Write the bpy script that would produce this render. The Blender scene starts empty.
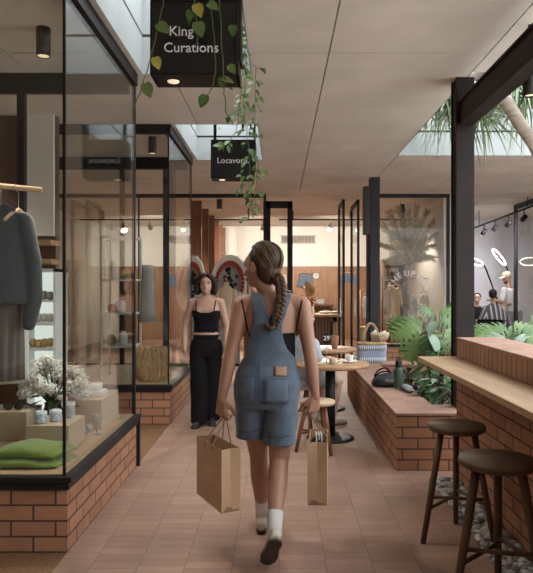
import bpy, bmesh, math, random
from mathutils import Vector, Matrix
from mathutils.bvhtree import BVHTree
random.seed(7)
S = bpy.context.scene
C = S.collection
PI = math.pi
V = Vector
# ------------------------------------------------------------------ camera, world, exposure
F = 620.0
EYE = 1.45
cd = bpy.data.cameras.new('camera')
cam = bpy.data.objects.new('camera', cd); C.objects.link(cam)
cam.location = (0, 0, EYE); cam.rotation_euler = (PI/2, 0, 0)
cd.sensor_width = 36; cd.lens = F/573*36
cd.shift_x = -12.5/573; cd.shift_y = 1.5/573
cd.clip_start = 0.05; cd.clip_end = 200
S.camera = cam
w = bpy.data.worlds.new('overcast_sky'); S.world = w; w.use_nodes = True
nt = w.node_tree; bg = nt.nodes['Background']
tc = nt.nodes.new('ShaderNodeTexCoord'); sx = nt.nodes.new('ShaderNodeSeparateXYZ')
rp = nt.nodes.new('ShaderNodeValToRGB')
nt.links.new(tc.outputs['Generated'], sx.inputs[0]); nt.links.new(sx.outputs['Z'], rp.inputs[0])
rp.color_ramp.elements[0].position = 0.0; rp.color_ramp.elements[0].color = (.30, .29, .28, 1)
rp.color_ramp.elements[1].position = 0.35; rp.color_ramp.elements[1].color = (.90, .96, 1, 1)
nt.links.new(rp.outputs[0], bg.inputs[0]); bg.inputs[1].default_value = 4.1
S.view_settings.view_transform = 'Standard'; S.view_settings.look = 'None'
S.view_settings.gamma = 1; S.view_settings.use_curve_mapping = False
S.view_settings.exposure = 0.6
S.cycles.max_bounces = 10; S.cycles.diffuse_bounces = 6; S.cycles.transparent_max_bounces = 24
S.cycles.sample_clamp_indirect = 6
LAMP = 0.75          # common factor on the shop lamps

def P(px, py, Y):
    return V(((px-279)/F*Y, Y, EYE+(288-py)/F*Y))
def PX(px, Y): return (px-279)/F*Y
def PZ(py, Y): return EYE+(288-py)/F*Y

# ------------------------------------------------------------------ materials
MATS = {}
def _new(name):
    m = bpy.data.materials.new(name); m.use_nodes = True
    MATS[name] = m
    return m, m.node_tree, m.node_tree.nodes['Principled BSDF']
def mat(name, col, rough=.6, metal=0, var=.12, scale=9, bump=0, stretch=None, detail=4, spec=None, alpha=None, sheen=0, trans=0):
    if name in MATS: return MATS[name]
    m, t, b = _new(name)
    b.inputs['Roughness'].default_value = rough; b.inputs['Metallic'].default_value = metal
    if spec is not None: b.inputs['Specular IOR Level'].default_value = spec
    if sheen: b.inputs['Sheen Weight'].default_value = sheen
    if trans:
        b.inputs['Subsurface Weight'].default_value = trans
        b.inputs['Subsurface Radius'].default_value = (.02, .01, .006)
    co = t.nodes.new('ShaderNodeTexCoord'); mp = t.nodes.new('ShaderNodeMapping')
    t.links.new(co.outputs['Object'], mp.inputs[0])
    if stretch: mp.inputs['Scale'].default_value = stretch
    n = t.nodes.new('ShaderNodeTexNoise'); n.inputs['Scale'].default_value = scale; n.inputs['Detail'].default_value = detail
    t.links.new(mp.outputs[0], n.inputs['Vector'])
    r = t.nodes.new('ShaderNodeValToRGB')
    r.color_ramp.elements[0].position = .3; r.color_ramp.elements[1].position = .7
    r.color_ramp.elements[0].color = tuple(c*(1-var) for c in col)+(1,)
    r.color_ramp.elements[1].color = tuple(min(1, c*(1+var)) for c in col)+(1,)
    t.links.new(n.outputs['Fac'], r.inputs[0]); t.links.new(r.outputs[0], b.inputs['Base Color'])
    if bump:
        bp = t.nodes.new('ShaderNodeBump'); bp.inputs['Strength'].default_value = bump; bp.inputs['Distance'].default_value = .01
        t.links.new(n.outputs['Fac'], bp.inputs['Height']); t.links.new(bp.outputs[0], b.inputs['Normal'])
    return m
def brick(name, c1, c2, mortar, bw, bh, ms=.008, offset=.5, swap=False, rough=.8, bump=.5, dirt=.25):
    m, t, b = _new(name)
    b.inputs['Roughness'].default_value = rough
    co = t.nodes.new('ShaderNodeTexCoord'); v = co.outputs['UV']
    if swap:
        s = t.nodes.new('ShaderNodeSeparateXYZ'); k = t.nodes.new('ShaderNodeCombineXYZ')
        t.links.new(v, s.inputs[0]); t.links.new(s.outputs[1], k.inputs[0]); t.links.new(s.outputs[0], k.inputs[1]); v = k.outputs[0]
    br = t.nodes.new('ShaderNodeTexBrick')
    t.links.new(v, br.inputs['Vector'])
    br.inputs['Scale'].default_value = 1; br.inputs['Brick Width'].default_value = bw; br.inputs['Row Height'].default_value = bh
    br.inputs['Mortar Size'].default_value = ms; br.inputs['Mortar Smooth'].default_value = .2; br.offset = offset
    br.inputs['Color1'].default_value = c1+(1,); br.inputs['Color2'].default_value = c2+(1,); br.inputs['Mortar'].default_value = mortar+(1,)
    n = t.nodes.new('ShaderNodeTexNoise'); n.inputs['Scale'].default_value = 3; n.inputs['Detail'].default_value = 8; n.inputs['Roughness'].default_value = .7
    t.links.new(co.outputs['UV'], n.inputs['Vector'])
    r = t.nodes.new('ShaderNodeValToRGB'); r.color_ramp.elements[0].position = .3; r.color_ramp.elements[1].position = .7
    r.color_ramp.elements[0].color = (1-dirt,)*3+(1,); r.color_ramp.elements[1].color = (1+dirt*.4,)*3+(1,)
    t.links.new(n.outputs['Fac'], r.inputs[0])
    mx = t.nodes.new('ShaderNodeMix'); mx.data_type = 'RGBA'; mx.blend_type = 'MULTIPLY'; mx.inputs[0].default_value = 1
    t.links.new(br.outputs['Color'], mx.inputs[6]); t.links.new(r.outputs[0], mx.inputs[7]); t.links.new(mx.outputs[2], b.inputs['Base Color'])
    bp = t.nodes.new('ShaderNodeBump'); bp.inputs['Strength'].default_value = bump; bp.inputs['Distance'].default_value = .006; bp.invert = True
    t.links.new(br.outputs['Fac'], bp.inputs['Height']); t.links.new(bp.outputs[0], b.inputs['Normal'])
    return m
def glass(name, tint=(.96, .98, .97), gain=1.0):
    m, t, b = _new(name); t.nodes.remove(b)
    out = t.nodes['Material Output']
    g = t.nodes.new('ShaderNodeNewGeometry'); d = t.nodes.new('ShaderNodeVectorMath'); d.operation = 'DOT_PRODUCT'
    t.links.new(g.outputs['Incoming'], d.inputs[0]); t.links.new(g.outputs['Normal'], d.inputs[1])
    def math_(op, a, v):
        k = t.nodes.new('ShaderNodeMath'); k.operation = op
        if a is not None: t.links.new(a, k.inputs[0])
        if isinstance(v, (int, float)): k.inputs[1].default_value = v
        elif v is not None: t.links.new(v, k.inputs[1])
        return k
    a = math_('ABSOLUTE', d.outputs['Value'], None)
    i = math_('SUBTRACT', None, None); i.inputs[0].default_value = 1; t.links.new(a.outputs[0], i.inputs[1])
    p = math_('POWER', i.outputs[0], 5.0); q = math_('MULTIPLY_ADD', p.outputs[0], .955*gain); q.inputs[2].default_value = .045*gain
    tr = t.nodes.new('ShaderNodeBsdfTransparent'); tr.inputs[0].default_value = tint+(1,)
    gl = t.nodes.new('ShaderNodeBsdfGlossy'); gl.inputs['Roughness'].default_value = 0.0
    mx = t.nodes.new('ShaderNodeMixShader')
    t.links.new(q.outputs[0], mx.inputs[0]); t.links.new(tr.outputs[0], mx.inputs[1]); t.links.new(gl.outputs[0], mx.inputs[2])
    t.links.new(mx.outputs[0], out.inputs[0])
    return m
def emit(name, col, st):
    if name in MATS: return MATS[name]
    m, t, b = _new(name)
    b.inputs['Base Color'].default_value = col+(1,)
    b.inputs['Emission Color'].default_value = col+(1,); b.inputs['Emission Strength'].default_value = st
    return m
def stripes(name, c1, c2, freq, rough=.8):
    m, t, b = _new(name); b.inputs['Roughness'].default_value = rough
    co = t.nodes.new('ShaderNodeTexCoord'); s = t.nodes.new('ShaderNodeSeparateXYZ'); t.links.new(co.outputs['UV'], s.inputs[0])
    k = t.nodes.new('ShaderNodeMath'); k.operation = 'MULTIPLY'; k.inputs[1].default_value = freq; t.links.new(s.outputs[0], k.inputs[0])
    f = t.nodes.new('ShaderNodeMath'); f.operation = 'SINE'; t.links.new(k.outputs[0], f.inputs[0])
    r = t.nodes.new('ShaderNodeValToRGB'); r.color_ramp.elements[0].position = .45; r.color_ramp.elements[1].position = .55
    r.color_ramp.elements[0].color = c1+(1,); r.color_ramp.elements[1].color = c2+(1,)
    t.links.new(f.outputs[0], r.inputs[0]); t.links.new(r.outputs[0], b.inputs['Base Color'])
    return m

mat('bounce_ground', (.66, .62, .56), .85, var=.06, scale=3)  # bright tone for the added ground that bounces daylight onto the ceiling
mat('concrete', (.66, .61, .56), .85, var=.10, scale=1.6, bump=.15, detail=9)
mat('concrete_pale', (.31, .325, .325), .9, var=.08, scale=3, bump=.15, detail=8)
mat('joint_dark', (.07, .06, .055), .9)
mat('board_concrete', (.60, .54, .47), .85, var=.22, scale=2.5, bump=.3, stretch=(.4, 4, 1), detail=6)
brick('brick_wall', (.45, .22, .125), (.34, .16, .092), (.075, .045, .032), .245, .086, ms=.006)
brick('brick_soldier', (.50, .28, .17), (.40, .21, .125), (.12, .07, .05), .078, .6, ms=.005, offset=0)
brick('floor_paver', (.385, .235, .172), (.32, .19, .138), (.19, .12, .09), .083, .245, ms=.0022, offset=.37, swap=True, rough=.62, bump=.2, dirt=.18)
brick('cap_paver', (.45, .265, .19), (.37, .215, .155), (.22, .12, .09), .245, .12, ms=.003, rough=.7, bump=.2)
mat('black_metal', (.014, .0125, .0125), .5, spec=.3, metal=.0, var=.2, scale=5)
mat('brown_steel', (.020, .0145, .0135), .6, spec=.2, var=.15, scale=4)
mat('steel_grey', (.034, .032, .038), .6, spec=.25, var=.15, scale=4)
mat('downlight_black', (.015, .013, .012), .5)
glass('glass'); glass('glass_facade', (.97, .975, .965), .5)
mat('wall_white', (.66, .63, .58), .85, var=.04, scale=2)
mat('wall_lilac', (.52, .50, .52), .85, var=.05, scale=2)
mat('wood_panel', (.23, .115, .058), .5, var=.22, scale=3, stretch=(6, 6, .5))
mat('wood_dark_panel', (.10, .05, .028), .5, var=.3, scale=3, stretch=(6, 6, .5))
mat('wood_fin', (.17, .068, .033), .5, var=.25, scale=3, stretch=(8, 8, .4))
mat('wood_shelf', (.46, .30, .18), .45, var=.16, scale=4, stretch=(6, .6, 6))
mat('wood_table', (.42, .25, .13), .4, var=.2, scale=4, stretch=(.8, 6, 6))
mat('wood_stool', (.125, .072, .045), .5, var=.3, scale=5, stretch=(1, 6, 1), spec=.3)
mat('wood_leg', (.20, .085, .04), .5, var=.25, scale=5, stretch=(6, 6, .6))
mat('wood_pale', (.55, .39, .26), .55, var=.12, scale=4, stretch=(1, 6, 1))
mat('block_tan', (.46, .35, .25), .75, var=.06, scale=3)
mat('deck_wood', (.40, .27, .17), .5, var=.14, scale=4, stretch=(6, .6, 1))
mat('skin', (.38, .20, .13), .5, var=.06, scale=6, trans=.05)
mat('skin_light', (.54, .325, .23), .5, var=.05, scale=6, trans=.05)
mat('hair_brown', (.05, .026, .015), .55, spec=.3, var=.45, scale=30, stretch=(5, 5, .6), bump=.3)
mat('hair_strand', (.075, .040, .022), .55, spec=.3, var=.5, scale=20)
mat('hair_dark', (.020, .011, .008), .55, spec=.3, var=.4, scale=30)
mat('denim', (.092, .122, .165), .9, var=.22, scale=14, bump=.15, detail=8, sheen=.2)
mat('denim_seam', (.05, .075, .115), .9, var=.2)
mat('leather_tan', (.28, .14, .075), .6)
mat('black_cloth', (.009, .008, .009), .9, spec=.15, var=.3, scale=10, bump=.15)
mat('black_rib', (.010, .009, .011), .9, spec=.15, var=.3, scale=10)
mat('kraft', (.44, .275, .16), .75, var=.07, scale=6, bump=.08)
mat('kraft_dark', (.25, .13, .065), .75, var=.08, scale=6)
mat('white_fabric', (.62, .60, .57), .9, var=.08)
mat('grey_fabric', (.30, .29, .28), .9, var=.12, scale=8)
mat('pale_blue', (.38, .43, .50), .9, var=.15)
mat('shoe_white', (.55, .49, .42), .7, var=.08)
mat('shoe_sole', (.05, .04, .033), .8, var=.25, scale=30)
mat('shoe_gum', (.30, .24, .18), .8)
mat('shoe_black', (.03, .03, .034), .6)
mat('eye_white', (.7, .68, .65), .3, var=.02); mat('eye_dark', (.02, .012, .01), .2)
mat('lip', (.33, .12, .10), .45); mat('teeth', (.75, .72, .66), .3, var=.02)
mat('leaf_light', (.12, .19, .05), .45, var=.25, scale=5)
mat('leaf_mid', (.065, .135, .035), .4, var=.3, scale=5)
mat('leaf_dark', (.045, .11, .03), .4, var=.35, scale=5)
mat('leaf_grey', (.20, .27, .20), .5, var=.2, scale=6)
mat('leaf_pale', (.30, .38, .22), .5, var=.2, scale=6)
mat('leaf_yellow', (.38, .33, .06), .5, var=.3, scale=6)
mat('leaf_dry', (.36, .31, .21), .8, var=.3, scale=6)
mat('stem_green', (.09, .13, .04), .6); mat('stem_brown', (.11, .07, .045), .8, var=.3, scale=20)
mat('bark', (.36, .29, .24), .9, var=.3, scale=6, stretch=(1, 1, 6), bump=.6)
mat('soil', (.06, .045, .032), .95, var=.4, scale=20, bump=.6)
mat('gravel_mat', (.20, .19, .19), .8, var=.5, scale=14)
mat('coir', (.21, .11, .05), .95, var=.35, scale=90, bump=.8)
mat('sweater', (.052, .058, .066), .95, var=.2, scale=60, bump=.3, sheen=.3)
mat('taupe_cloth', (.16, .125, .11), .9, var=.12, scale=10)
mat('green_wool', (.13, .195, .03), .95, var=.2, scale=90, bump=.5, sheen=.3)
mat('petal_white', (.80, .77, .72), .7, var=.05)
mat('vase_dark', (.03, .025, .022), .25)
mat('porcelain', (.72, .71, .68), .35, var=.03)
mat('blue_print', (.44, .50, .58), .4, var=.45, scale=60)
mat('paper', (.68, .66, .62), .8, var=.05)
mat('raffia', (.50, .33, .18), .9, var=.35, scale=50, stretch=(1, 1, .25), bump=.7)
mat('cream_knit', (.58, .47, .33), .9, var=.12, scale=40, stretch=(3, 3, .2))
mat('bottle_green', (.05, .085, .065), .45, var=.1)
mat('nylon_black', (.02, .021, .026), .6, var=.3, scale=14, bump=.3)
mat('grey_blanket', (.22, .23, .23), .9, var=.25)
mat('mosaic_white', (.80, .80, .78), .35, var=.12, scale=40)
mat('mosaic_red', (.34, .035, .028), .35, var=.3, scale=30)
mat('terracotta', (.32, .15, .09), .8, var=.2)
mat('grille_grey', (.33, .29, .25), .6)
mat('chrome', (.6, .6, .6), .2, metal=1, var=.03)
mat('white_metal', (.62, .62, .60), .4, var=.03)
mat('sign_white', (.93, .93, .95), .5, var=.01)
mat('sign_face', (.008, .008, .010), .35, var=.1)
mat('clock_face', (.45, .43, .40), .4, var=.02)
mat('peach', (.55, .30, .20), .8, var=.15); mat('orange', (.55, .22, .07), .7, var=.2)
mat('mustard', (.42, .29, .10), .8, var=.2); mat('sand_cloth', (.50, .41, .32), .9, var=.12); mat('cap_tan', (.52, .42, .29), .8, var=.05)
mat('green_cup', (.05, .13, .05), .5)
brick('slat_terracotta', (.24, .12, .075), (.18, .09, .055), (.05, .03, .02), .06, 2.0, ms=.008, offset=0)
stripes('bag_stripes', (.24, .28, .38), (.70, .69, .66), 230)
mat('lavender_weave', (.30, .33, .44), .85, var=.15, scale=60)
stripes('cape_print', (.10, .10, .11), (.60, .60, .60), 70)
emit('lamp_warm', (1, .78, .55), .5); emit('ring_white', (1, 1, 1), 9); emit('lamp_white', (1, .93, .82), 9)
emit('lit_shelf', (.72, .78, .74), .55); emit('green_led', (.1, 1, .3), 2)
M = MATS

# ------------------------------------------------------------------ mesh builder
class MB:
    def __init__(s): s.v = []; s.f = []; s.sm = []
    def add(s, vs, fs, smooth=False):
        o = len(s.v); s.v += [V(p) for p in vs]; s.f += [tuple(i+o for i in f) for f in fs]; s.sm += [smooth]*len(fs); return s
    def box(s, a, b, R=None, c=None):
        x0, y0, z0 = a; x1, y1, z1 = b
        vs = [V(p) for p in ((x0,y0,z0),(x1,y0,z0),(x1,y1,z0),(x0,y1,z0),(x0,y0,z1),(x1,y0,z1),(x1,y1,z1),(x0,y1,z1))]
        if R is not None:
            k = V(c) if c is not None else (V(a)+V(b))/2
            vs = [R @ (p-k)+k for p in vs]
        return s.add(vs, [(0,3,2,1),(4,5,6,7),(0,1,5,4),(1,2,6,5),(2,3,7,6),(3,0,4,7)])
    def tube(s, pts, r, n=8, smooth=True, caps=True, flat=None):
        pts = [V(p) for p in pts]; m = len(pts)
        rs = r if isinstance(r, (list, tuple)) else [r]*m
        vs = []; up = None
        for i, p in enumerate(pts):
            d = (pts[min(i+1, m-1)]-pts[max(i-1, 0)])
            d = d.normalized() if d.length > 1e-9 else V((0,0,1))
            if up is None:
                up = V((0,0,1)) if abs(d.z) < .9 else V((1,0,0))
            a = d.cross(up)
            if a.length < 1e-6: a = d.orthogonal()
            a.normalize(); b = a.cross(d).normalized(); up = b
            for k in range(n):
                t = 2*PI*k/n
                vs.append(p+a*math.cos(t)*rs[i]+b*math.sin(t)*rs[i]*(flat or 1))
        fs = [(i*n+k, i*n+(k+1) % n, (i+1)*n+(k+1) % n, (i+1)*n+k) for i in range(m-1) for k in range(n)]
        s.add(vs, fs, smooth)
        if caps:
            o = len(s.v)-len(vs)
            s.f += [tuple(o+k for k in reversed(range(n))), tuple(o+(m-1)*n+k for k in range(n))]; s.sm += [False, False]
        return s
    def cap(s, p0, p1, r0, r1, n=14):
        """a tapered limb segment with rounded ends"""
        p0 = V(p0); p1 = V(p1); d = p1-p0
        if d.length < 1e-6: return s.ell(p0, (r0,)*3)
        d.normalize(); pts = []; rs = []
        for k in range(5):
            t = PI/2*(k+.15)/5
            pts.append(p0-d*r0*math.cos(t)); rs.append(r0*math.sin(t))
        pts.append(p0); rs.append(r0); pts.append(p1); rs.append(r1)
        for k in range(5):
            t = PI/2*(4-k+.15)/5
            pts.append(p1+d*r1*math.cos(t)); rs.append(r1*math.sin(t))
        return s.tube(pts, rs, n)
    def chain(s, pts, rs, n=14):
        for i in range(len(pts)-1): s.cap(pts[i], pts[i+1], rs[i], rs[i+1], n)
        return s
    def ell(s, c, r, R=None, nu=16, nv=10, smooth=True):
        c = V(c); vs = []; fs = []
        for j in range(1, nv):
            t = PI*j/nv
            for i in range(nu):
                a = 2*PI*i/nu
                p = V((r[0]*math.sin(t)*math.cos(a), r[1]*math.sin(t)*math.sin(a), r[2]*math.cos(t)))
                vs.append(c+(R @ p if R is not None else p))
        top = V((0,0,r[2])); 
        vs.append(c+(R @ top if R is not None else top)); vs.append(c-(R @ top if R is not None else top))
        T = len(vs)-2; B = T+1
        for j in range(nv-2):
            for i in range(nu):
                fs.append((j*nu+i, (j+1)*nu+i, (j+1)*nu+(i+1) % nu, j*nu+(i+1) % nu))
        for i in range(nu):
            fs.append((T, i, (i+1) % nu)); fs.append((B, (nv-2)*nu+(i+1) % nu, (nv-2)*nu+i))
        return s.add(vs, fs, smooth)
    def loft(s, rings, n=28, smooth=True, power=2.0):
        """rings: (centre, rx, ry, yaw) horizontal ellipses, bottom to top"""
        vs = []
        for c, rx, ry, yaw in rings:
            c = V(c); cy, sy = math.cos(yaw), math.sin(yaw)
            for k in range(n):
                t = 2*PI*k/n; ct, st = math.cos(t), math.sin(t)
                e = 2/power
                x = rx*math.copysign(abs(ct)**e, ct); y = ry*math.copysign(abs(st)**e, st)
                vs.append(c+V((x*cy-y*sy, x*sy+y*cy, 0)))
        m = len(rings)
        fs = [(i*n+k, i*n+(k+1) % n, (i+1)*n+(k+1) % n, (i+1)*n+k) for i in range(m-1) for k in range(n)]
        s.add(vs, fs, smooth); o = len(s.v)-len(vs)
        s.f += [tuple(o+k for k in reversed(range(n))), tuple(o+(m-1)*n+k for k in range(n))]; s.sm += [False, False]
        return s
    def lathe(s, c, prof, n=28, smooth=True, axis=None):
        """prof: (r, z) from bottom to top"""
        return s.loft([((c[0], c[1], c[2]+z), max(r, 1e-4), max(r, 1e-4), 0) for r, z in prof], n, smooth)
    def prism(s, poly, o, u, v_, w_, smooth=False):
        """extrude a 2-D outline: o+u*a+v*b, from 0 to w"""
        o, u, v_, w_ = V(o), V(u), V(v_), V(w_); n = len(poly)
        vs = [o+u*a+v_*b for a, b in poly]+[o+u*a+v_*b+w_ for a, b in poly]
        fs = [tuple(reversed(range(n))), tuple(range(n, 2*n))]+[(i, (i+1) % n, n+(i+1) % n, n+i) for i in range(n)]
        return s.add(vs, fs, smooth)
    def disc_strip(s, left, right):
        n = len(left); return s.add(list(left)+list(right), [(i, i+1, n+i+1, n+i) for i in range(n-1)], True)
    def mesh(s, name, off):
        me = bpy.data.meshes.new(name)
        me.from_pydata([p-off for p in s.v], [], s.f); me.update()
        bm = bmesh.new(); bm.from_mesh(me)
        try: bmesh.ops.recalc_face_normals(bm, faces=bm.faces)
        except Exception: pass
        bm.to_mesh(me); bm.free()
        me.polygons.foreach_set('use_smooth', s.sm)
        box_uv(me, off); return me
    def build(s, name, m, parent=None, bevel=0, off=None, seg=2, solid=0):
        if off is None: off = wloc(parent) if parent else V((0,0,0))
        me = s.mesh(name, off); me.materials.append(M[m] if isinstance(m, str) else m)
        o = bpy.data.objects.new(name, me); C.objects.link(o)
        if parent: o.parent = parent
        if solid:
            q = o.modifiers.new('solid', 'SOLIDIFY'); q.thickness = solid; q.offset = 0
        if bevel:
            q = o.modifiers.new('bevel', 'BEVEL'); q.width = bevel; q.segments = seg; q.limit_method = 'ANGLE'; q.angle_limit = math.radians(50)
        return o
    def fuse(s, name, m, parent=None, voxel=.008, it=4, fac=.5):
        off = wloc(parent) if parent else V((0,0,0))
        me = s.mesh(name+'_src', off)
        t = bpy.data.objects.new('tmp', me); C.objects.link(t)
        r = t.modifiers.new('r', 'REMESH'); r.mode = 'VOXEL'; r.voxel_size = voxel
        if it:
            q = t.modifiers.new('s', 'SMOOTH'); q.iterations = it; q.factor = fac
        dg = bpy.context.evaluated_depsgraph_get(); dg.update()
        me2 = bpy.data.meshes.new_from_object(t.evaluated_get(dg)); me2.name = name
        bpy.data.objects.remove(t); bpy.data.meshes.remove(me)
        me2.polygons.foreach_set('use_smooth', [True]*len(me2.polygons))
        me2.materials.clear(); me2.materials.append(M[m]); box_uv(me2, off)
        o = bpy.data.objects.new(name, me2); C.objects.link(o)
        if parent: o.parent = parent
        return o
def box_uv(me, off):
    uv = me.uv_layers.new(name='UVMap') if not me.uv_layers else me.uv_layers[0]
    vs = me.vertices; data = [0.0]*(2*len(me.loops))
    for p in me.polygons:
        n = p.normal; ax, ay, az = abs(n.x), abs(n.y), abs(n.z)
        for li in p.loop_indices:
            c = vs[me.loops[li].vertex_index].co+off
            if az >= ax and az >= ay: a, b = c.x, c.y
            elif ay >= ax: a, b = c.x, c.z
            else: a, b = c.y, c.z
            data[2*li] = a; data[2*li+1] = b
    uv.data.foreach_set('uv', data)
def wloc(o):
    p = V((0,0,0))
    while o: p += o.location; o = o.parent
    return p
def tag(o, label=None, cat=None, group=None, kind=None):
    if label: o['label'] = label
    if cat: o['category'] = cat
    if group: o['group'] = group
    if kind: o['kind'] = kind
    return o
def thing(name, label, cat, loc=(0,0,0), group=None, rz=0):
    o = bpy.data.objects.new(name, None); C.objects.link(o); o.location = loc; o.rotation_euler.z = rz
    o.empty_display_size = .1
    return tag(o, label, cat, group)
def solo(mb, name, m, label, cat, loc, group=None, bevel=0, kind=None, solid=0):
    o = mb.build(name, m, None, bevel, off=V(loc), solid=solid); o.location = loc
    return tag(o, label, cat, group, kind)
def struct(mb, name, m, bevel=0, label=None, parent=None):
    o = mb.build(name, m, parent, bevel)
    if not parent: o['kind'] = 'structure'
    if label: o['label'] = label
    return o
def copy_tree(o, parent=None):
    c = o.copy(); C.objects.link(c)
    if parent: c.parent = parent
    for ch in list(o.children): copy_tree(ch, c)
    return c
def light(name, kind, loc, power, col=(1, .92, .82), parent=None, radius=.04, angle=2.2, blend=.6, rot=None):
    l = bpy.data.lights.new(name, kind); l.energy = power*LAMP; l.color = col; l.shadow_soft_size = radius
    if kind == 'SPOT': l.spot_size = angle; l.spot_blend = blend
    o = bpy.data.objects.new(name, l); C.objects.link(o)
    o.location = V(loc)-(wloc(parent) if parent else V((0,0,0)))
    if parent: o.parent = parent
    if rot: o.rotation_euler = rot
    return o
def text_into(mb, txt, size, o, u, v_, depth=.004, align='CENTER'):
    """solid lettering: o + u*x + v*y, extruded towards u x v"""
    c = bpy.data.curves.new('t', 'FONT'); c.body = txt; c.size = size; c.align_x = align; c.align_y = 'CENTER'; c.extrude = depth/2; c.resolution_u = 3
    t = bpy.data.objects.new('t', c); C.objects.link(t)
    dg = bpy.context.evaluated_depsgraph_get(); dg.update()
    me = bpy.data.meshes.new_from_object(t.evaluated_get(dg))
    o, u, v_ = V(o), V(u).normalized(), V(v_).normalized(); w_ = u.cross(v_)
    mb.add([o+u*p.co.x+v_*p.co.y+w_*(p.co.z+depth/2) for p in me.vertices], [tuple(p.vertices) for p in me.polygons])
    bpy.data.objects.remove(t); bpy.data.curves.remove(c); bpy.data.meshes.remove(me)
# ------------------------------------------------------------------ the building
CEIL = 3.19
mb = MB(); mb.box((-1.16, -5, -.05), (1.67, 5, 0)); mb.box((-1.16, 5, -.05), (8, 18, 0)); mb.box((-6, 11.3, -.05), (-1.16, 18, 0)); struct(mb, 'floor', 'floor_paver')
mb = MB(); mb.box((1.67, -14, -.05), (18, 5, -.001)); mb.box((8, 5, -.05), (18, 10, -.001)); mb.box((-8, -14, -.05), (1.67, -5, -.001)); struct(mb, 'floor_bounce', 'bounce_ground', label='added unseen pale ground beside and behind the arcade, bouncing daylight upwards')  # unseen ground added as a daylight reflector under the ceiling
mb = MB(); mb.box((-6, -5, -.05), (-1.16, 11.3, -.002)); struct(mb, 'trim_1', 'coir', label='brown coir matting floor beside the brick path')
HOLES = [(-1.12, 3.40, -.222, 5.06), (-1.12, 6.60, -.222, 8.43), (1.553, 5.0, 7.0, 8.15), (2.05, -1.2, 12, 5.0)]  # last opening is out of view, added to let daylight in from the right
def ceiling():
    xs = [-6, -3.15, -2.02, -1.12, -.87, -.222, .37, 1.553, 2.05, 2.72, 3.9, 7.0, 8]
    jx = {-3.15, -2.02, -.87, .37, 1.553, 2.72, 3.9}
    ys = [-5, -1.2, 1.30, 3.40, 4.59, 5.0, 5.06, 6.60, 8.15, 8.3, 8.43, 11.4]
    jy = {1.30, 4.59, 8.3}
    mb = MB(); g = .005
    for i in range(len(xs)-1):
        for j in range(len(ys)-1):
            x0, x1, y0, y1 = xs[i], xs[i+1], ys[j], ys[j+1]
            cx, cy = (x0+x1)/2, (y0+y1)/2
            if any(a < cx < c and b < cy < d for a, b, c, d in HOLES): continue
            mb.box((x0, y0, CEIL+.03), (x1, y1, CEIL+.22))
            mb.box((x0+(g if x0 in jx else 0), y0+(g if y0 in jy else 0), CEIL), (x1-(g if x1 in jx else 0), y1-(g if y1 in jy else 0), CEIL+.03))
    struct(mb, 'ceiling', 'concrete')
ceiling()
mb = MB()
mb.box((-6, 11.4, CEIL), (8, 17.6, CEIL+.2)); struct(mb, 'ceiling_shop', 'board_concrete', label='board marked concrete ceiling of the far shop')
def upstand(a, b, c, d, n):
    top = .95 if c > 2 else .66
    for k, (z0, z1) in enumerate(((CEIL+.0, CEIL+.305), (CEIL+.33, CEIL+.62), (CEIL+.635, CEIL+top))):
        if k == 0: mb = MB()
        t = .14; zz = z0+(.0 if k else .002); i_ = .008
        mb.box((a-t*(k > 0)+i_*(k == 0), d-i_, zz), (c+t*(k > 0)-i_*(k == 0), d+t*(k > 0)-.002*(k == 0), z1)); mb.box((a-t*(k > 0)+i_*(k == 0), b-t*(k > 0)+.002*(k == 0), zz), (c+t*(k > 0)-i_*(k == 0), b+i_, z1))
        mb.box((a-t*(k > 0)+.002*(k == 0), b, zz), (a+i_, d, z1)); mb.box((c-i_, b, zz), (c+t*(k > 0)-.002*(k == 0), d, z1))
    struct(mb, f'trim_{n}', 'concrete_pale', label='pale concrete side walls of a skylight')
    mb = MB(); t = .12
    mb.box((a-t, d+.02, CEIL+.3), (c+t, d+t, CEIL+top-.05)); mb.box((a-t, b-t, CEIL+.3), (c+t, b-.02, CEIL+top-.05))
    mb.box((a-t, b, CEIL+.3), (a-.02, d, CEIL+top-.05)); mb.box((c+.02, b, CEIL+.3), (c+t, d, CEIL+top-.05))
    struct(mb, f'trim_{n+1}', 'joint_dark', label='dark recessed joint in the skylight walls')
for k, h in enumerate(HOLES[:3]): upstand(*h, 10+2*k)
# far room shell
mb = MB(); mb.box((-6, 17.5, 0), (8, 17.7, CEIL)); struct(mb, 'wall_back', 'wall_white')
mb = MB(); mb.box((-4.5, 17.45, 0), (3.1, 17.5, 2.06)); struct(mb, 'trim_2', 'wood_panel', label='timber panelling along the far shop wall')
mb = MB(); mb.box((-6.1, -5, 0), (-4.9, 17.5, CEIL)); struct(mb, 'wall_left', 'wall_white')
mb = MB(); mb.box((-6, -5.2, 0), (2.05, -5, CEIL)); struct(mb, 'wall_blocker_behind', 'concrete')  # unseen wall added to cut light and reflections from behind the camera
mb = MB(); mb.box((1.9, -5, 0), (2.05, -1.2, CEIL)); struct(mb, 'wall_blocker_right', 'concrete')  # unseen wall added to shade the surfaces that face the camera
mb = MB(); mb.box((7.6, 8.3, 0), (7.8, 17.5, CEIL)); struct(mb, 'wall_right', 'wall_lilac')
mb = MB(); mb.box((3.20, 15.9, 0), (7.6, 16.1, CEIL)); struct(mb, 'wall_barber', 'wall_lilac')
mb = MB(); mb.box((3.10, 11.7, 0), (3.28, 17.45, CEIL)); struct(mb, 'wall_partition', 'wall_white')
mb = MB(); mb.box((-4.9, 6.25, 0), (-2.25, 6.35, CEIL)); struct(mb, 'wall_shop', 'wood_dark_panel')
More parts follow.
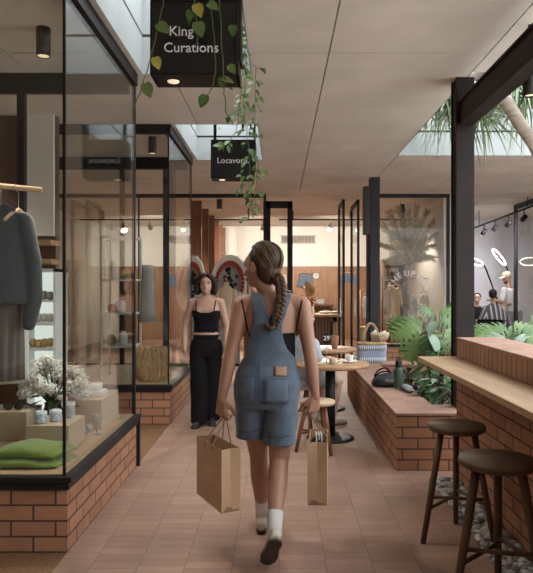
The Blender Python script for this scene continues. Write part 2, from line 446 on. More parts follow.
# steel columns and beam
def column(n, x, y, z0, m='brown_steel', label=''):
    mb = MB(); w_ = .153
    mb.box((x, y, z0), (x+w_, y+.016, CEIL)); mb.box((x, y+w_-.016, z0), (x+w_, y+w_, CEIL)); mb.box((x+.012, y+.01, z0), (x+w_-.012, y+w_-.01, CEIL))
    mb.box((x-.02, y-.02, z0), (x+w_+.02, y+w_+.02, z0+.015))
    struct(mb, f'column_{n}', m, bevel=.004, label=label)
column(1, 1.459, 5.11, .33, label='dark steel column standing in the planter at the end of the brick bar')
column(2, 1.43, 9.72, 0, 'steel_grey', label='grey steel column in front of the far shopfront')
column(3, -1.56, 8.33, 0, 'steel_grey', label='grey steel column behind the second shop window case')
mb = MB(); mb.box((1.475, -5, 2.79), (1.60, 5.11, 2.81)); mb.box((1.475, -5, 2.975), (1.60, 5.11, 2.995)); mb.box((1.49, -5, 2.805), (1.585, 5.11, 2.98))
struct(mb, 'beam', 'brown_steel', bevel=.003, label='dark steel beam running from the near column towards the viewer')
# brick bar wall with soldier course
mb = MB(); mb.box((1.34, 1.0, 0), (1.67, 4.68, .935)); o = struct(mb, 'wall_brick_bar', 'brick_wall', label='low brick bar wall under the timber shelf')
mb = MB(); mb.box((1.345, 1.0, .935), (1.665, 4.68, 1.060)); struct(mb, 'trim_3', 'brick_soldier', label='upright brick course on top of the bar wall')
mb = MB(); mb.box((1.34, 1.0, 1.060), (1.67, 4.68, 1.078)); struct(mb, 'trim_4', 'cap_paver', label='paver capping of the bar wall', bevel=.003)

# ------------------------------------------------------------------ brick planter with sitting ledge
pl = thing('brick_planter', 'low brick planter with a wide paved sitting ledge, in the middle right of the arcade', 'planter', (1.1, 4.92, 0))
h = .436
PA, PB, PC = 4.92, 8.45, .932
mb = MB(); mb.box((PC, PA, 0), (1.75, PA+.37, h)); mb.box((PC, PA+.37, 0), (PC+.37, PB, h)); mb.box((PC+.37, PB-.35, 0), (7.0, PB, h)); mb.box((6.8, PA+.2, 0), (7.0, PB-.35, h)); mb.box((1.75, PA+.24, 0), (6.8, PA+.37, h))
mb.build('planter_wall', 'brick_wall', pl)
mb = MB(); mb.box((PC-.004, PA-.004, h), (1.75, PA+.373, h+.02)); mb.box((PC-.004, PA+.373, h), (PC+.374, PB+.004, h+.02)); mb.box((PC+.374, PB-.354, h), (7.0, PB+.004, h+.02)); mb.box((6.79, PA+.2, h), (7.0, PB-.354, h+.02))
mb.build('ledge_cap', 'cap_paver', pl, bevel=.003)
mb = MB(); N = 40
def soilz(x, y): return .31+.05*math.sin(x*3.1+y)*math.cos(y*2.3)+random.uniform(-.015, .015)
g = [[(PC+.37+(6.8-PC-.37)*i/N, PA+.37+(PB-.35-PA-.37)*j/N) for j in range(N+1)] for i in range(N+1)]
vs = [V((x, y, soilz(x, y))) for r in g for x, y in r]
mb.add(vs, [(i*(N+1)+j, (i+1)*(N+1)+j, (i+1)*(N+1)+j+1, i*(N+1)+j+1) for i in range(N) for j in range(N)], True)
mb.build('soil', 'soil', pl)

# ------------------------------------------------------------------ shop window cases on the left
def case(y0, y1, label, cat='display case', xl=-2.95):
    xr = -1.17
    t = thing('shop_window_case', label, cat, ((xl+xr)/2, (y0+y1)/2, 0))
    mb = MB(); mb.box((xl, y0+.01, 0), (xr+.01, y1, .355)); mb.build('plinth', 'brick_wall', t)
    mb = MB(); mb.box((xl, y0-.035, .395), (xr+.045, y1+.02, .425)); mb.box((xl, y0-.018, .352), (xr+.028, y1+.02, .395)); mb.build('sill', 'black_metal', t, bevel=.003)
    mb = MB(); mb.box((xl, y0+.006, .425), (xr-.006, y1-.01, .43)); mb.build('deck', 'deck_wood', t)
    mb = MB(); mb.box((xl, y0, .426), (xr-.006, y0+.010, 3.09)); mb.build('glass_pane', 'glass', t)
    mb = MB(); mb.box((xr-.010, y0+.010, .426), (xr, y1, 3.09)); mb.build('glass_pane', 'glass', t)
    mb = MB(); mb.box((xr-.013, y0-.002, .426), (xr+.002, y0+.013, 3.09)); mb.build('corner_joint', 'black_metal', t)
    mb = MB(); mb.box((xr-.02, y1-.02, .426), (xr+.004, y1+.01, 3.09)); mb.build('end_post', 'black_metal', t)
    mb = MB(); mb.box((xr-.05, y0-.01, 3.09), (xr+.02, y1+.01, CEIL)); mb.box((xl, y0-.01, 3.09), (xr-.05, y0+.045, CEIL)); mb.build('top_rail', 'brown_steel', t, bevel=.003)
    mb = MB(); mb.box((xl, y1-.03, 3.03), (xr-.05, y1+.03, CEIL)); mb.box((-2.12, y1-.03, .43), (-2.06, y1+.03, 3.03)); mb.build('rear_frame', 'black_metal', t, bevel=.003)
    return t
c1 = case(3.39, 5.04, 'nearer shop window case with clothes, flowers and a folded green blanket behind glass')
c2 = case(6.59, 8.27, 'further shop window case with a white metal stand and raffia inside')
mb = MB(); mb.box((-1.165, 5.045, 0), (-1.135, 5.075, .40)); solo(mb, 'floor_bollard', 'black_metal', 'thin black upright at the rear end of the nearer window case plinth', 'post', (-1.15, 5.06, 0))
# ------------------------------------------------------------------ far shopfronts
YF = 11.5
def facade(name, label, x0, x1, z0, z1, mull=(), y=YF, fm='black_metal', fw=.05):
    t = tag(thing(name, label, 'window', ((x0+x1)/2, y, 0)), kind='structure')
    mb = MB(); mb.box((x0, y-.035, z1-fw*1.3), (x1, y+.035, z1)); mb.box((x0, y-.035, z0), (x1, y+.035, z0+fw))
    for x in (x0, x1-fw): mb.box((x, y-.035, z0), (x+fw, y+.035, z1))
    for x in mull: mb.box((x-.012, y-.02, z0), (x+.012, y+.02, z1))
    mb.build('window_frame', fm, t, bevel=.003)
    mb = MB(); mb.box((x0+.02, y-.006, z0+.02), (x1-.02, y+.006, z1-.03)); mb.build('glass_pane', 'glass_facade', t)
    return t
facade('window_1', 'tall black framed fixed window of the far shop', -4.9, -.24, 0, CEIL, (-2.6,))
facade('window_2', 'narrow black framed sliding pane beside the shop entrance', -.26, .255, 0, 3.07, (), YF+.09, fw=.1)
facade('window_3', 'black framed shop window with white arched lettering', 1.62, 3.16, .36, CEIL, (), YF)
mb = MB(); mb.box((1.62, 11.4, 0), (3.3, 11.65, .36)); struct(mb, 'trim_5', 'brick_wall', label='brick plinth below the lettered shop window')
def fold_door(x, y0, y1, n):
    t = tag(thing(f'door_{n}', 'folded black framed glass door leaf standing open at the shop entrance', 'door', (x, (y0+y1)/2, 0)), kind='structure')
    mb = MB()
    for y in (y0, y1-.06): mb.box((x-.022, y, .01), (x+.022, y+.06, 3.08))
    mb.box((x-.022, y0, 3.0), (x+.022, y1, 3.08)); mb.box((x-.022, y0, .01), (x+.022, y1, .12)); mb.build('door_frame', 'black_metal', t, bevel=.003)
    mb = MB(); mb.box((x-.005, y0+.05, .1), (x+.005, y1-.05, 3.02)); mb.build('glass_pane', 'glass_facade', t)
    mb = MB(); mb.tube([(x-.05, y0+.03, .9), (x-.06, y0+.03, .92), (x-.06, y0+.03, 1.25), (x-.05, y0+.03, 1.27)], .012); mb.build('handle', 'chrome', t)
fold_door(1.19, 11.4, 12.3, 1); fold_door(1.46, 11.4, 12.5, 2)
# glass side wall of the barber shop, running towards the viewer on the right
t = tag(thing('window_4', 'dark framed glass side wall at the far right edge', 'window', (4.95, 11.9, 0)), kind='structure')
mb = MB()
for y in (13.0, 11.2, 9.2): mb.box((4.93, y-.05, 0), (4.99, y+.03, CEIL))
mb.box((4.93, 9.2, CEIL-.1), (4.99, 13.0, CEIL)); mb.box((4.93, 9.2, 0), (4.99, 13.0, .1)); mb.build('window_frame', 'steel_grey', t, bevel=.003)
mb = MB(); mb.box((4.955, 9.2, .1), (4.965, 12.96, CEIL-.1)); mb.build('glass_pane', 'glass_facade', t)
# air grille, timber fins, rails on the back wall
t = thing('air_grille', 'long grey air grille high on the white far wall', 'vent', (.6, 17.47, 2.72))
x0, x1 = PX(281.5, 17.45), PX(315, 17.45); z0, z1 = PZ(242.5, 17.45), PZ(236.3, 17.45)
mb = MB(); mb.box((x0, 17.44, z0), (x1, 17.5, z1)); mb.build('grille_back', 'joint_dark', t)
mb = MB()
for k in range(24):
    x = x0+(x1-x0)*(k+.5)/24; mb.box((x-.010, 17.425, z0), (x+.010, 17.445, z1))
mb.box((x0-.03, 17.42, z1), (x1+.03, 17.5, z1+.03)); mb.box((x0-.03, 17.42, z0-.03), (x1+.03, 17.5, z0)); mb.build('grille_slats', 'grille_grey', t)
c = copy_tree(t); c.location.x += -2.6; c['label'] = 'long grey air grille on the far wall, seen through the second window case'
names = ['nearest', 'second', 'third', 'fourth', 'fifth', 'farthest']
for k, y in enumerate((12.0, 13.2, 14.4, 15.5, 16.5, 17.3)):
    mb = MB(); mb.box((-1.70, y, 0), (-1.50, y+.06, 3.14))
    solo(mb, 'timber_fin', 'wood_fin', f'{names[k]} of the tall brown timber fins behind the far shopfront', 'fin', (-1.6, y+.03, 0), 'tall timber fins inside the far shop', bevel=.004)
mb = MB(); mb.box((.0, 14.0, 2.98), (3.0, 14.03, 3.01)); mb.box((-4.5, 14.0, 2.98), (-.2, 14.03, 3.01)); 
for x in (-4, -2.5, -.7, .3, 1.6, 2.8): mb.box((x, 14.0, 3.0), (x+.03, 14.03, CEIL))
solo(mb, 'track_rail', 'joint_dark', 'long lighting track under the ceiling of the far shop', 'track', (.3, 14, 2.98))
# ------------------------------------------------------------------ lamps
def downlight(name, x, y, r, L, label, power=30, zc=None, group='black cylinder ceiling downlights', cat='downlight', tilt=None, col=(1, .88, .74)):
    zc = zc or CEIL
    t = thing(name, label, cat, (x, y, zc-L), group)
    mb = MB(); mb.lathe((x, y, zc-L), [(r*.86, .012), (r*.86, 0), (r, 0), (r, L)], 24); mb.build('housing', 'downlight_black', t)
    mb = MB(); mb.lathe((x, y, zc-L), [(.001, .004), (r*.84, .004), (r*.84, .009)], 20); mb.build('lens', 'lamp_warm', t)
    light('lamp', 'SPOT', (x, y, zc-L-.01), power, col, t, .03, 2.0)
    return t
downlight('ceiling_downlight', -1.577, 4.15, .046, .19, 'black cylinder downlight on the ceiling inside the nearer window case', 115)
downlight('ceiling_downlight', -3.3, 5.75, .046, .19, 'added black cylinder downlight brightening the shop behind the nearer window case', 50, col=(1, .95, .88))  # extra lamp added out of view to brighten the left shop
downlight('ceiling_downlight', -3.7, 9.2, .046, .19, 'added black cylinder downlight brightening the shop behind the second window case', 60, col=(1, .95, .88))  # second extra lamp, added to lift the left shop further back
downlight('ceiling_downlight', -1.46, 7.15, .046, .19, 'black cylinder downlight on the ceiling inside the second window case', 16)
downlight('ceiling_downlight', PX(219.5, 12.2), 12.2, .055, .19, 'black cylinder downlight behind the tall window left of the entrance', 150)
downlight('ceiling_downlight', PX(402, 12.9), 12.9, .055, .2, 'black cylinder downlight above the dried palm', 150)
t = thing('beam_spotlight', 'black cylinder spotlight hanging beside the dark steel beam', 'spotlight', (1.66, 4.1, 2.74))
mb = MB(); mb.lathe((1.66, 4.1, 2.72), [(.035, .02), (.035, .0), (.046, 0), (.046, .20), (.03, .22)], 20); mb.build('housing', 'downlight_black', t)
mb = MB(); mb.tube([(1.66, 4.1, 2.93), (1.66, 4.1, CEIL)], .012); mb.build('stem', 'downlight_black', t)
mb = MB(); mb.lathe((1.66, 4.1, 2.72), [(.001, .008), (.034, .008), (.034, .014)], 20); mb.build('lens', 'lamp_warm', t)
light('lamp', 'SPOT', (1.66, 4.1, 2.715), 10, parent=t, angle=1.6)
def track_head(x, y, z, label, tgt, power, group, m='white_metal', col=(1, .90, .78)):
    t = thing('track_spotlight', label, 'spotlight', (x, y, z), group)
    d = (V(tgt)-V((x, y, z))).normalized(); c = V((x, y, z))
    mb = MB(); mb.tube([c+V((0, 0, .16)), c], .012); mb.build('stem', m, t)
    mb = MB(); mb.tube([c-d*.07, c-d*.06, c+d*.08], [.03, .045, .05], 14); mb.build('housing', m, t)
    mb = MB(); mb.tube([c+d*.081, c+d*.086], [.044, .044], 14); mb.build('lens', 'lamp_white', t)
    l = light('lamp', 'SPOT', c+d*.1, power, col, t, .05, 1.9, .8)
    l.rotation_euler = d.to_track_quat('-Z', 'Y').to_euler()
    return t
gp = 'white track spotlights in the far shop'
for x, lab, tg, pw in ((PX(330.5, 14), 'white track spotlight left of the folded door leaves, near the entrance', (.5, 12.6, .9), 450),
                       (PX(263, 14), 'white track spotlight behind the narrow sliding pane', (-.8, 17.4, 1.4), 420),
                       (PX(344, 14), 'white track spotlight behind the folded door leaves', (1.2, 17.4, 1.4), 420),
                       (PX(183.5, 14), 'white track spotlight seen through the second window case', (-2.0, 12.6, .9), 380),
                       (PX(150, 14), 'white track spotlight seen through the front glass of the second case', (-3.2, 17.4, 1.6), 330)):
    track_head(x, 14.0, 2.83, lab, tg, pw, gp)
# barber track
t = thing('barber_track', 'black lighting track slanting across the barber shop ceiling', 'track', (4.6, 12.5, 2.95))
a, b = P(474, 228, 14.2), P(535, 205, 11.6)
mb = MB(); mb.tube([a, b], .02, 6); mb.build('rail', 'black_metal', t)
mb = MB()
for k in (.1, .9):
    p = a.lerp(b, k); mb = MB(); mb.tube([p, V((p.x, p.y, CEIL))], .008, 6); mb.build('hanger', 'black_metal', t)
for px, nm in ((484, 'first'), (495, 'second'), (508.5, 'third'), (524, 'fourth')):
    k = min((abs(279+F*a.lerp(b, q).x/a.lerp(b, q).y-px), q) for q in [i/200 for i in range(201)])[1]; p = a.lerp(b, k)-V((0, 0, .17))
    track_head(p.x, p.y, p.z, f'{nm} black spotlight from the left on the barber shop track', (p.x-.6, 15.8, .9), 95, 'black spotlights on the barber track', 'black_metal', (.95, .95, 1))
def ring_light(pc, r, u, v_, foot, label):
    t = thing('ring_light', label, 'lamp', foot)
    c = V(pc); u = V(u).normalized(); v_ = V(v_); v_ = (v_-u*u.dot(v_)).normalized()
    mb = MB(); mb.tube([c+u*math.cos(2*PI*k/40)*r+v_*math.sin(2*PI*k/40)*r for k in range(41)], .011, 8, caps=False); mb.build('ring', 'ring_white', t)
    e = c+u*r; f = V(foot); mid = V((f.x, f.y, 1.2))
    mb = MB(); mb.tube([e, e.lerp(mid, .15)+V((.02, 0, 0)), mid], .018, 8); mb.build('arm', 'black_metal', t)
    mb = MB(); mb.tube([mid, f+V((0, 0, .03))], .022, 8); mb.build('stand', 'black_metal', t)
    mb = MB(); mb.lathe(f, [(.24, 0), (.24, .025), (.05, .04)], 20); mb.build('base', 'black_metal', t)
ring_light(P(499, 257, 13.7), .215, (.66, 0, -.75), (.36, .85, .33), (P(513, 290, 13.9).x, 13.9, 0), 'white ring lamp on a black stand beside the capped barber')
ring_light(P(474, 261.5, 13.8), .20, (.97, 0, -.2), (.09, .9, .42), (P(497, 290, 14.5).x, 14.5, 0), 'white ring lamp half hidden behind the near steel column')

# ------------------------------------------------------------------ hanging signs
def sign(y, txts, label, size, zt):
    x0, x1 = (-.705, -.2225) if y < 4 else (-.722, -.262)
    x0, x1 = (150-279)/F*y, (238.4-279)/F*y
    if y > 4: x0, x1 = PX(210.8, y), PX(254, y)
    zb = EYE+1.165; 
    t = thing('hanging_sign', label, 'sign', ((x0+x1)/2, y+.1, zb), 'square black hanging shop signs')
    d = .215; e = .014
    mb = MB(); mb.box((x0, y, zb), (x0+e, y+d, zt)); mb.box((x1-e, y, zb), (x1, y+d, zt)); mb.box((x0, y, zb), (x1, y+d, zb+e)); mb.box((x0, y, zt-e), (x1, y+d, zt)); mb.build('sign_box', 'brown_steel', t, bevel=.002)
    mb = MB(); mb.box((x0+e, y+.012, zb+e), (x1-e, y+d-.012, zt-e)); mb.build('sign_face', 'sign_face', t)
    mb = MB(); mb.box((x1-.003, y+.02, zb+.1), (x1+.012, y+d-.02, CEIL+.34))
    if x1 < -.24: mb.box((x1, y+.06, CEIL+.03), (-.212, y+d-.02, CEIL+.10))
    mb.build('hanger_plate', 'brown_steel', t)
    mb = MB(); mb.box((x0+.02, y+.08, zt-.006), (x0+.05, y+.11, CEIL+.25)); mb.box((x0+.02, y+.08, CEIL+.22), (-.22, y+.11, CEIL+.25)); mb.build('hanger_bracket', 'brown_steel', t)
    for s, ox, oz in txts:
        mb = MB(); text_into(mb, s, size, (ox, y+.009, oz), (1, 0, 0), (0, 0, 1), .006); mb.build('lettering', 'sign_white', t)
    mb = MB(); cx = x0+.11; mb.lathe((cx, y+.105, zb-.006), [(.001, 0), (.030, 0), (.034, .006), (.034, .008)], 20); mb.build('downlight', 'lamp_warm', t)
    light('lamp', 'SPOT', (cx, y+.105, zb-.02), 6, parent=t, angle=1.8)
    return t
sg = 3.39
sign(sg, [('King', PX(181, sg), PZ(31, sg)), ('Curations', PX(191, sg), PZ(47.5, sg))], 'nearer square black sign reading King Curations', .0755, EYE+1.585)
sign(6.57, [('Locavore.', PX(233, 6.57), PZ(160.5, 6.57))], 'further square black sign reading Locavore', .086, EYE+1.573)
x0 = PX(363, 9.6)
mb = MB(); mb.box((x0, 9.5, PZ(235, 9.6)), (1.392, 9.66, PZ(187, 9.6))); solo(mb, 'wall_speaker', 'downlight_black', 'slim black box mounted on the left of the grey column', 'speaker', ((x0+1.392)/2, 9.58, PZ(235, 9.6)), bevel=.01)
# white arched lettering on the far window
t = thing('window_lettering', 'white arched lettering reading THE UPSIDE on the far shop window', 'lettering', P(411, 290, YF-.012))
c = P(409, 292, YF-.012); r = 18.3/F*YF
for ch, ang in zip('THEUPSIDE', (70, 50, 31, 7, -12, -30, -44, -58, -76)):
    a = math.radians(ang); u = V((math.cos(a), 0, math.sin(a))); v_ = V((-math.sin(a), 0, math.cos(a)))
    mb = MB(); text_into(mb, ch, .155, c+v_*r, u, v_, .005); mb.build('letter', 'sign_white', t)

# ------------------------------------------------------------------ timber shelf on the bar, gravel
t = thing('bar_shelf', 'long pale timber shelf fixed along the brick bar wall', 'shelf', (1.2, 2.9, .9))
mb = MB(); mb.box((1.055, 1.0, .895), (1.342, 4.72, .93)); mb.build('shelf_board', 'wood_shelf', t, bevel=.004)
mb = MB(); mb.box((1.29, 1.0, .855), (1.342, 4.5, .895)); mb.box((1.18, 4.3, .875), (1.342, 4.34, .895)); mb.box((1.18, 2.7, .875), (1.342, 2.74, .895)); mb.build('bracket', 'black_metal', t)
mb = MB()
for k in range(1500):
    x = random.uniform(1.125, 1.335); y = random.uniform(2.2, 4.64); r = random.uniform(.010, .026)
    R = Matrix.Rotation(random.uniform(0, 6), 3, 'Z') @ Matrix.Rotation(random.uniform(-.5, .5), 3, 'X')
    x = min(max(x, 1.118+r), 1.338-r)
    mb.ell((x, y, r*.5+random.uniform(0, .018)), (r*1.25, r, r*.7), R, 7, 5)
o = solo(mb, 'gravel', 'gravel_mat', 'strip of grey pebbles along the foot of the brick bar wall', 'gravel', (1.23, 3.4, 0), kind='stuff')
nn = o.data.materials[0].node_tree
# per-pebble tone
g_ = nn.nodes.new('ShaderNodeNewGeometry'); rr = nn.nodes.new('ShaderNodeValToRGB'); rr.color_ramp.elements[0].color = (.09, .088, .09, 1); rr.color_ramp.elements[1].color = (.60, .57, .54, 1)
nn.links.new(g_.outputs['Random Per Island'], rr.inputs[0]); nn.links.new(rr.outputs[0], nn.nodes['Principled BSDF'].inputs['Base Color'])

# ------------------------------------------------------------------ stools and tables
def stool(x, y, H, r, name, label, seatm, legm, angs, spread, group=None, cat='stool', lr=.018, ringz=.2, thick=.036):
    t = thing(name, label, cat, (x, y, 0), group)
    mb = MB(); mb.lathe((x, y, H-thick), [(r*.93, 0), (r, thick*.35), (r, thick*.7), (r*.97, thick), (.001, thick)], 40); mb.build('seat', seatm, t)
    tops = []; feet = []
    for a in angs:
        a = math.radians(a); d = V((math.cos(a), math.sin(a), 0))
        p = V((x, y, H-thick+.004))+d*r*.62; q = V((x, y, 0))+d*spread
        mb = MB(); mb.tube([q, q.lerp(p, .5), p], [lr*.85, lr*1.05, lr*1.05], 12); mb.build('leg', legm, t); tops.append(p); feet.append(q)
    n = len(angs)
    for i in range(n):
        f = (ringz+.035*(i % 3))/H; g2 = f
        a = feet[i].lerp(tops[i], f); b = feet[(i+1) % n].lerp(tops[(i+1) % n], g2)
        mb = MB(); mb.tube([a, b], lr*.55, 8); mb.build('stretcher', legm, t)
    return t
stool(1.03, 3.60, .66, .166, 'bar_stool', 'dark round timber bar stool, the further one under the timber shelf', 'wood_stool', 'wood_stool', (200, 75, 322), .225, 'dark timber bar stools')
stool(1.015, 2.88, .66, .178, 'bar_stool', 'dark round timber bar stool nearest the viewer at the right edge', 'wood_stool', 'wood_stool', (195, 70, 318), .225, 'dark timber bar stools', lr=.02)
stool(.34, 5.5, .455, .158, 'low_stool', 'light round timber stool beside the nearer cafe table', 'wood_pale', 'wood_leg', (-55, 65, 185), .19, 'low timber stools at the cafe tables', ringz=.14)
stool(.235, 6.42, .45, .16, 'low_stool', 'timber stool with the person in pale clothes sitting on it', 'wood_pale', 'wood_leg', (-60, 60, 180), .19, 'low timber stools at the cafe tables', ringz=.14)
stool(.52, 8.2, .45, .16, 'low_stool', 'timber stool standing behind the further cafe table', 'wood_pale', 'wood_leg', (-70, 50, 170), .19, 'low timber stools at the cafe tables', ringz=.14)
def table(x, y, r, label, br=.227):
    t = thing('cafe_table', label, 'table', (x, y, 0), 'round cafe tables on black pedestals')
    mb = MB(); mb.lathe((x, y, .695), [(r*.97, 0), (r, .01), (r, .028), (r*.985, .035), (.001, .035)], 48); mb.build('tabletop', 'wood_table', t)
    mb = MB(); mb.lathe((x, y, 0), [(br, 0), (br, .014), (br*.85, .02), (.05, .026)], 36); mb.build('base', 'black_metal', t)
    mb = MB(); mb.lathe((x, y, .02), [(.048, 0), (.048, .66)], 20); mb.lathe((x, y, .675), [(.06, 0), (.15, .02)], 20); mb.build('pedestal', 'black_metal', t)
table(.495, 5.99, .372, 'nearer round cafe table with cups and a number stand'); table(.565, 7.45, .372, 'further round cafe table with a tan cup and papers')
TZ = .73
def cup(x, y, z, r, h_, m, label, saucer=True, handle=(1, 0), group='coffee cups on the cafe tables'):
    t = thing('coffee_cup', label, 'cup', (x, y, z), group)
    z2 = z+(.012 if saucer else 0)
    mb = MB(); mb.lathe((x, y, z2), [(r*.55, 0), (r*.8, h_*.25), (r, h_), (r*.92, h_), (r*.7, h_*.25), (.001, h_*.15)], 24); mb.build('cup_body', m, t)
    if handle:
        d = V((handle[0], handle[1], 0))
        mb = MB(); mb.tube([V((x, y, z2+h_*.75))+d*r*.9, V((x, y, z2+h_*.8))+d*r*1.5, V((x, y, z2+h_*.35))+d*r*1.5, V((x, y, z2+h_*.25))+d*r*.8], .005, 8); mb.build('handle', m, t)
    if saucer:
        mb = MB(); mb.lathe((x, y, z), [(r*.8, 0), (r*1.75, .012), (r*1.7, .015), (r*.7, .006), (.001, .006)], 28); mb.build('saucer', m, t)
cup(PX(333, 5.85), 5.85, TZ, .043, .06, 'cream_knit', 'sand coloured cup on the nearer cafe table, left of the white cup', False)
cup(PX(349.5, 6.0), 6.0, TZ, .042, .058, 'porcelain', 'white cup on a saucer on the nearer cafe table')
cup(PX(334.7, 7.35), 7.35, TZ, .05, .155, 'terracotta', 'tall terracotta tumbler on the further cafe table', False, None)
p = P(326.5, 0, 5.92)
t = thing('number_stand', 'small black table number stand reading 29', 'sign', (p.x, p.y, TZ))
mb = MB(); mb.lathe((p.x, p.y, TZ), [(.035, 0), (.035, .006), (.008, .010)], 20); mb.build('base', 'chrome', t)
mb = MB(); mb.tube([(p.x, p.y, TZ+.008), (p.x, p.y, PZ(343.3, 5.92))], .0035, 8); mb.build('rod', 'chrome', t)
mb = MB(); z0, z1 = PZ(343.3, 5.92), PZ(333.3, 5.92); mb.box((p.x-.036, p.y-.006, z0), (p.x+.036, p.y+.006, z1)); mb.build('plate', 'sign_face', t, bevel=.003)
mb = MB(); text_into(mb, '29', .062, (p.x, p.y-.006, (z0+z1)/2), (1, 0, 0), (0, 0, 1), .003); mb.build('lettering', 'sign_white', t)
def sheet(x, y, z, wd, dp, rz, name, label, m, cat='paper', group=None):
    mb = MB(); R = Matrix.Rotation(rz, 3, 'Z'); vs = []; n = 6
    for i in range(n+1):
        for j in range(n+1):
            a, b = wd*(i/n-.5), dp*(j/n-.5)
            vs.append(V((x, y, z+.002+.005*(.5+.5*math.sin(i*1.9+j*.8))))+R @ V((a, b, 0)))
    mb.add(vs, [(i*(n+1)+j, (i+1)*(n+1)+j, (i+1)*(n+1)+j+1, i*(n+1)+j+1) for i in range(n) for j in range(n)], True)
    return solo(mb, name, m, label, cat, (x, y, z), group, solid=.002)
sheet(.47, 5.92, TZ, .22, .15, .2, 'menu_card', 'white menu sheet lying under the number stand on the nearer table', 'paper')
sheet(.42, 7.3, TZ, .26, .34, -.3, 'newspaper', 'open pale newspaper on the further cafe table', 'paper')
mb = MB(); x, y = PX(311, 5.9), 5.86
mb.lathe((x, y, TZ), [(.001, 0), (.07, 0), (.08, .012), (.074, .014), (.001, .006)], 24); solo(mb, 'small_plate', 'porcelain', 'small white plate on the nearer cafe table beside the walking woman', 'plate', (x, y, TZ))
# ------------------------------------------------------------------ goods in the nearer window case
DK = .43
def block(x0, y0, x1, y1, h_, label):
    mb = MB(); mb.box((x0, y0, DK), (x1, y1, DK+h_))
    return solo(mb, 'display_block', 'block_tan', label, 'display block', ((x0+x1)/2, (y0+y1)/2, DK), 'tan display blocks in the window case', bevel=.003)
block(-1.575, 3.85, -1.305, 4.17, .165, 'tan display block carrying the three patterned jars')
block(-1.50, 4.45, -1.275, 4.92, .215, 'tan display block carrying the white soap bars at the rear of the case')
block(-2.15, 4.15, -1.69, 4.42, .19, 'tan display block carrying the dark sunglasses at the left edge')
for k, (px, py, Y, r, h_, lab) in enumerate(((40.5, 423, 3.93, .040, .075, 'leftmost patterned jar on the tan block'), (55.5, 421, 3.98, .038, .075, 'middle patterned jar on the tan block'),
                                     (70.5, 418, 4.08, .030, .105, 'taller patterned jar at the right end of the tan block'))):
    x = PX(px, Y); z = DK+.165
    t = thing('candle_jar', lab, 'jar', (x, Y, z), 'patterned jars in the window case')
    mb = MB(); mb.lathe((x, Y, z), [(r*.85, 0), (r, .01), (r, h_*.93), (r*.9, h_), (r*.8, h_), (r*.8, h_*.7), (.001, h_*.68)], 24); mb.build('jar_body', 'blue_print', t)
    mb = MB(); mb.lathe((x, Y, z), [(r*1.01, h_*.78), (r*1.03, h_*.82), (r*1.01, h_*.9)], 24); mb.build('white_band', 'porcelain', t)
for k, (dx, dz, lab) in enumerate(((0, 0, 'lower white soap bar on the rear tan block'), (.012, .045, 'upper white soap bar on the rear tan block'))):
    x, y, z = -1.37, 4.62, DK+.215+dz
    mb = MB(); mb.box((x-.07+dx, y-.05, z), (x+.07-dx*3, y+.09, z+.045)); solo(mb, 'soap_bar', 'porcelain', lab, 'soap', (x, y, z), 'white soap bars', bevel=.01)
def sunglasses(x, y, z, label):
    t = thing('sunglasses', label, 'sunglasses', (x, y, z), 'dark glasses on the display block')
    for s in (-1, 1):
        mb = MB(); mb.ell((x+s*.036, y, z+.028), (.032, .008, .026)); mb.build('lens', 'vase_dark', t)
        mb = MB(); mb.tube([(x+s*.068, y, z+.04), (x+s*.07, y+.07, z+.035), (x+s*.066, y+.13, z+.008)], .005, 6); mb.build('temple', 'black_metal', t)
    mb = MB(); mb.tube([(x-.012, y, z+.035), (x, y-.004, z+.04), (x+.012, y, z+.035)], .004, 6); mb.build('bridge', 'black_metal', t)
sunglasses(-1.80, 4.2, DK+.19, 'dark sunglasses lying on the left tan display block')
# green folded blanket
t = thing('folded_blanket', 'folded moss green wool blanket at the front of the window case', 'blanket', (-1.5, 3.6, DK))
def fold(mb, x0, x1, y0, y1, z0, z1, sk):
    n = 14; rings = []
    for i in range(n+1):
        a = i/n; e = min(1, .35+2.2*min(a, 1-a)) if False else (1-abs(2*a-1)**6*.5)
        x = x0+(x1-x0)*a; hz = (z1-z0)*e*(.55+.45*math.sin(PI*min(1, .25+a*.75)))
        prof = []
        for k in range(16):
            th = 2*PI*k/16; cy = math.copysign(abs(math.cos(th))**.55, math.cos(th)); cz = math.copysign(abs(math.sin(th))**.6, math.sin(th))
            prof.append(V((x+sk*cy, (y0+y1)/2+(y1-y0)/2*cy*(1-.12*abs(2*a-1)**3), z0+hz/2+hz/2*cz+.004*math.sin(x*31+cy*5))))
        rings.append(prof)
    vs = [p for r in rings for p in r]
    mb.add(vs, [(i*16+k, i*16+(k+1) % 16, (i+1)*16+(k+1) % 16, (i+1)*16+k) for i in range(n) for k in range(16)], True)
    mb.add(rings[0], [tuple(range(16))], True); mb.add(rings[-1], [tuple(range(16))], True)
mb = MB(); fold(mb, -1.72, -1.235, 3.47, 3.78, DK, DK+.055, .02); mb.build('lower_fold', 'green_wool', t)
mb = MB(); fold(mb, -1.62, -1.25, 3.50, 3.77, DK+.045, DK+.115, .03); mb.build('upper_fold', 'green_wool', t)
sheet(-1.86, 3.72, DK, .36, .26, .2, 'folded_print_cloth', 'pale grey patterned cloth lying left of the green blanket', 'mosaic_white', 'cloth')
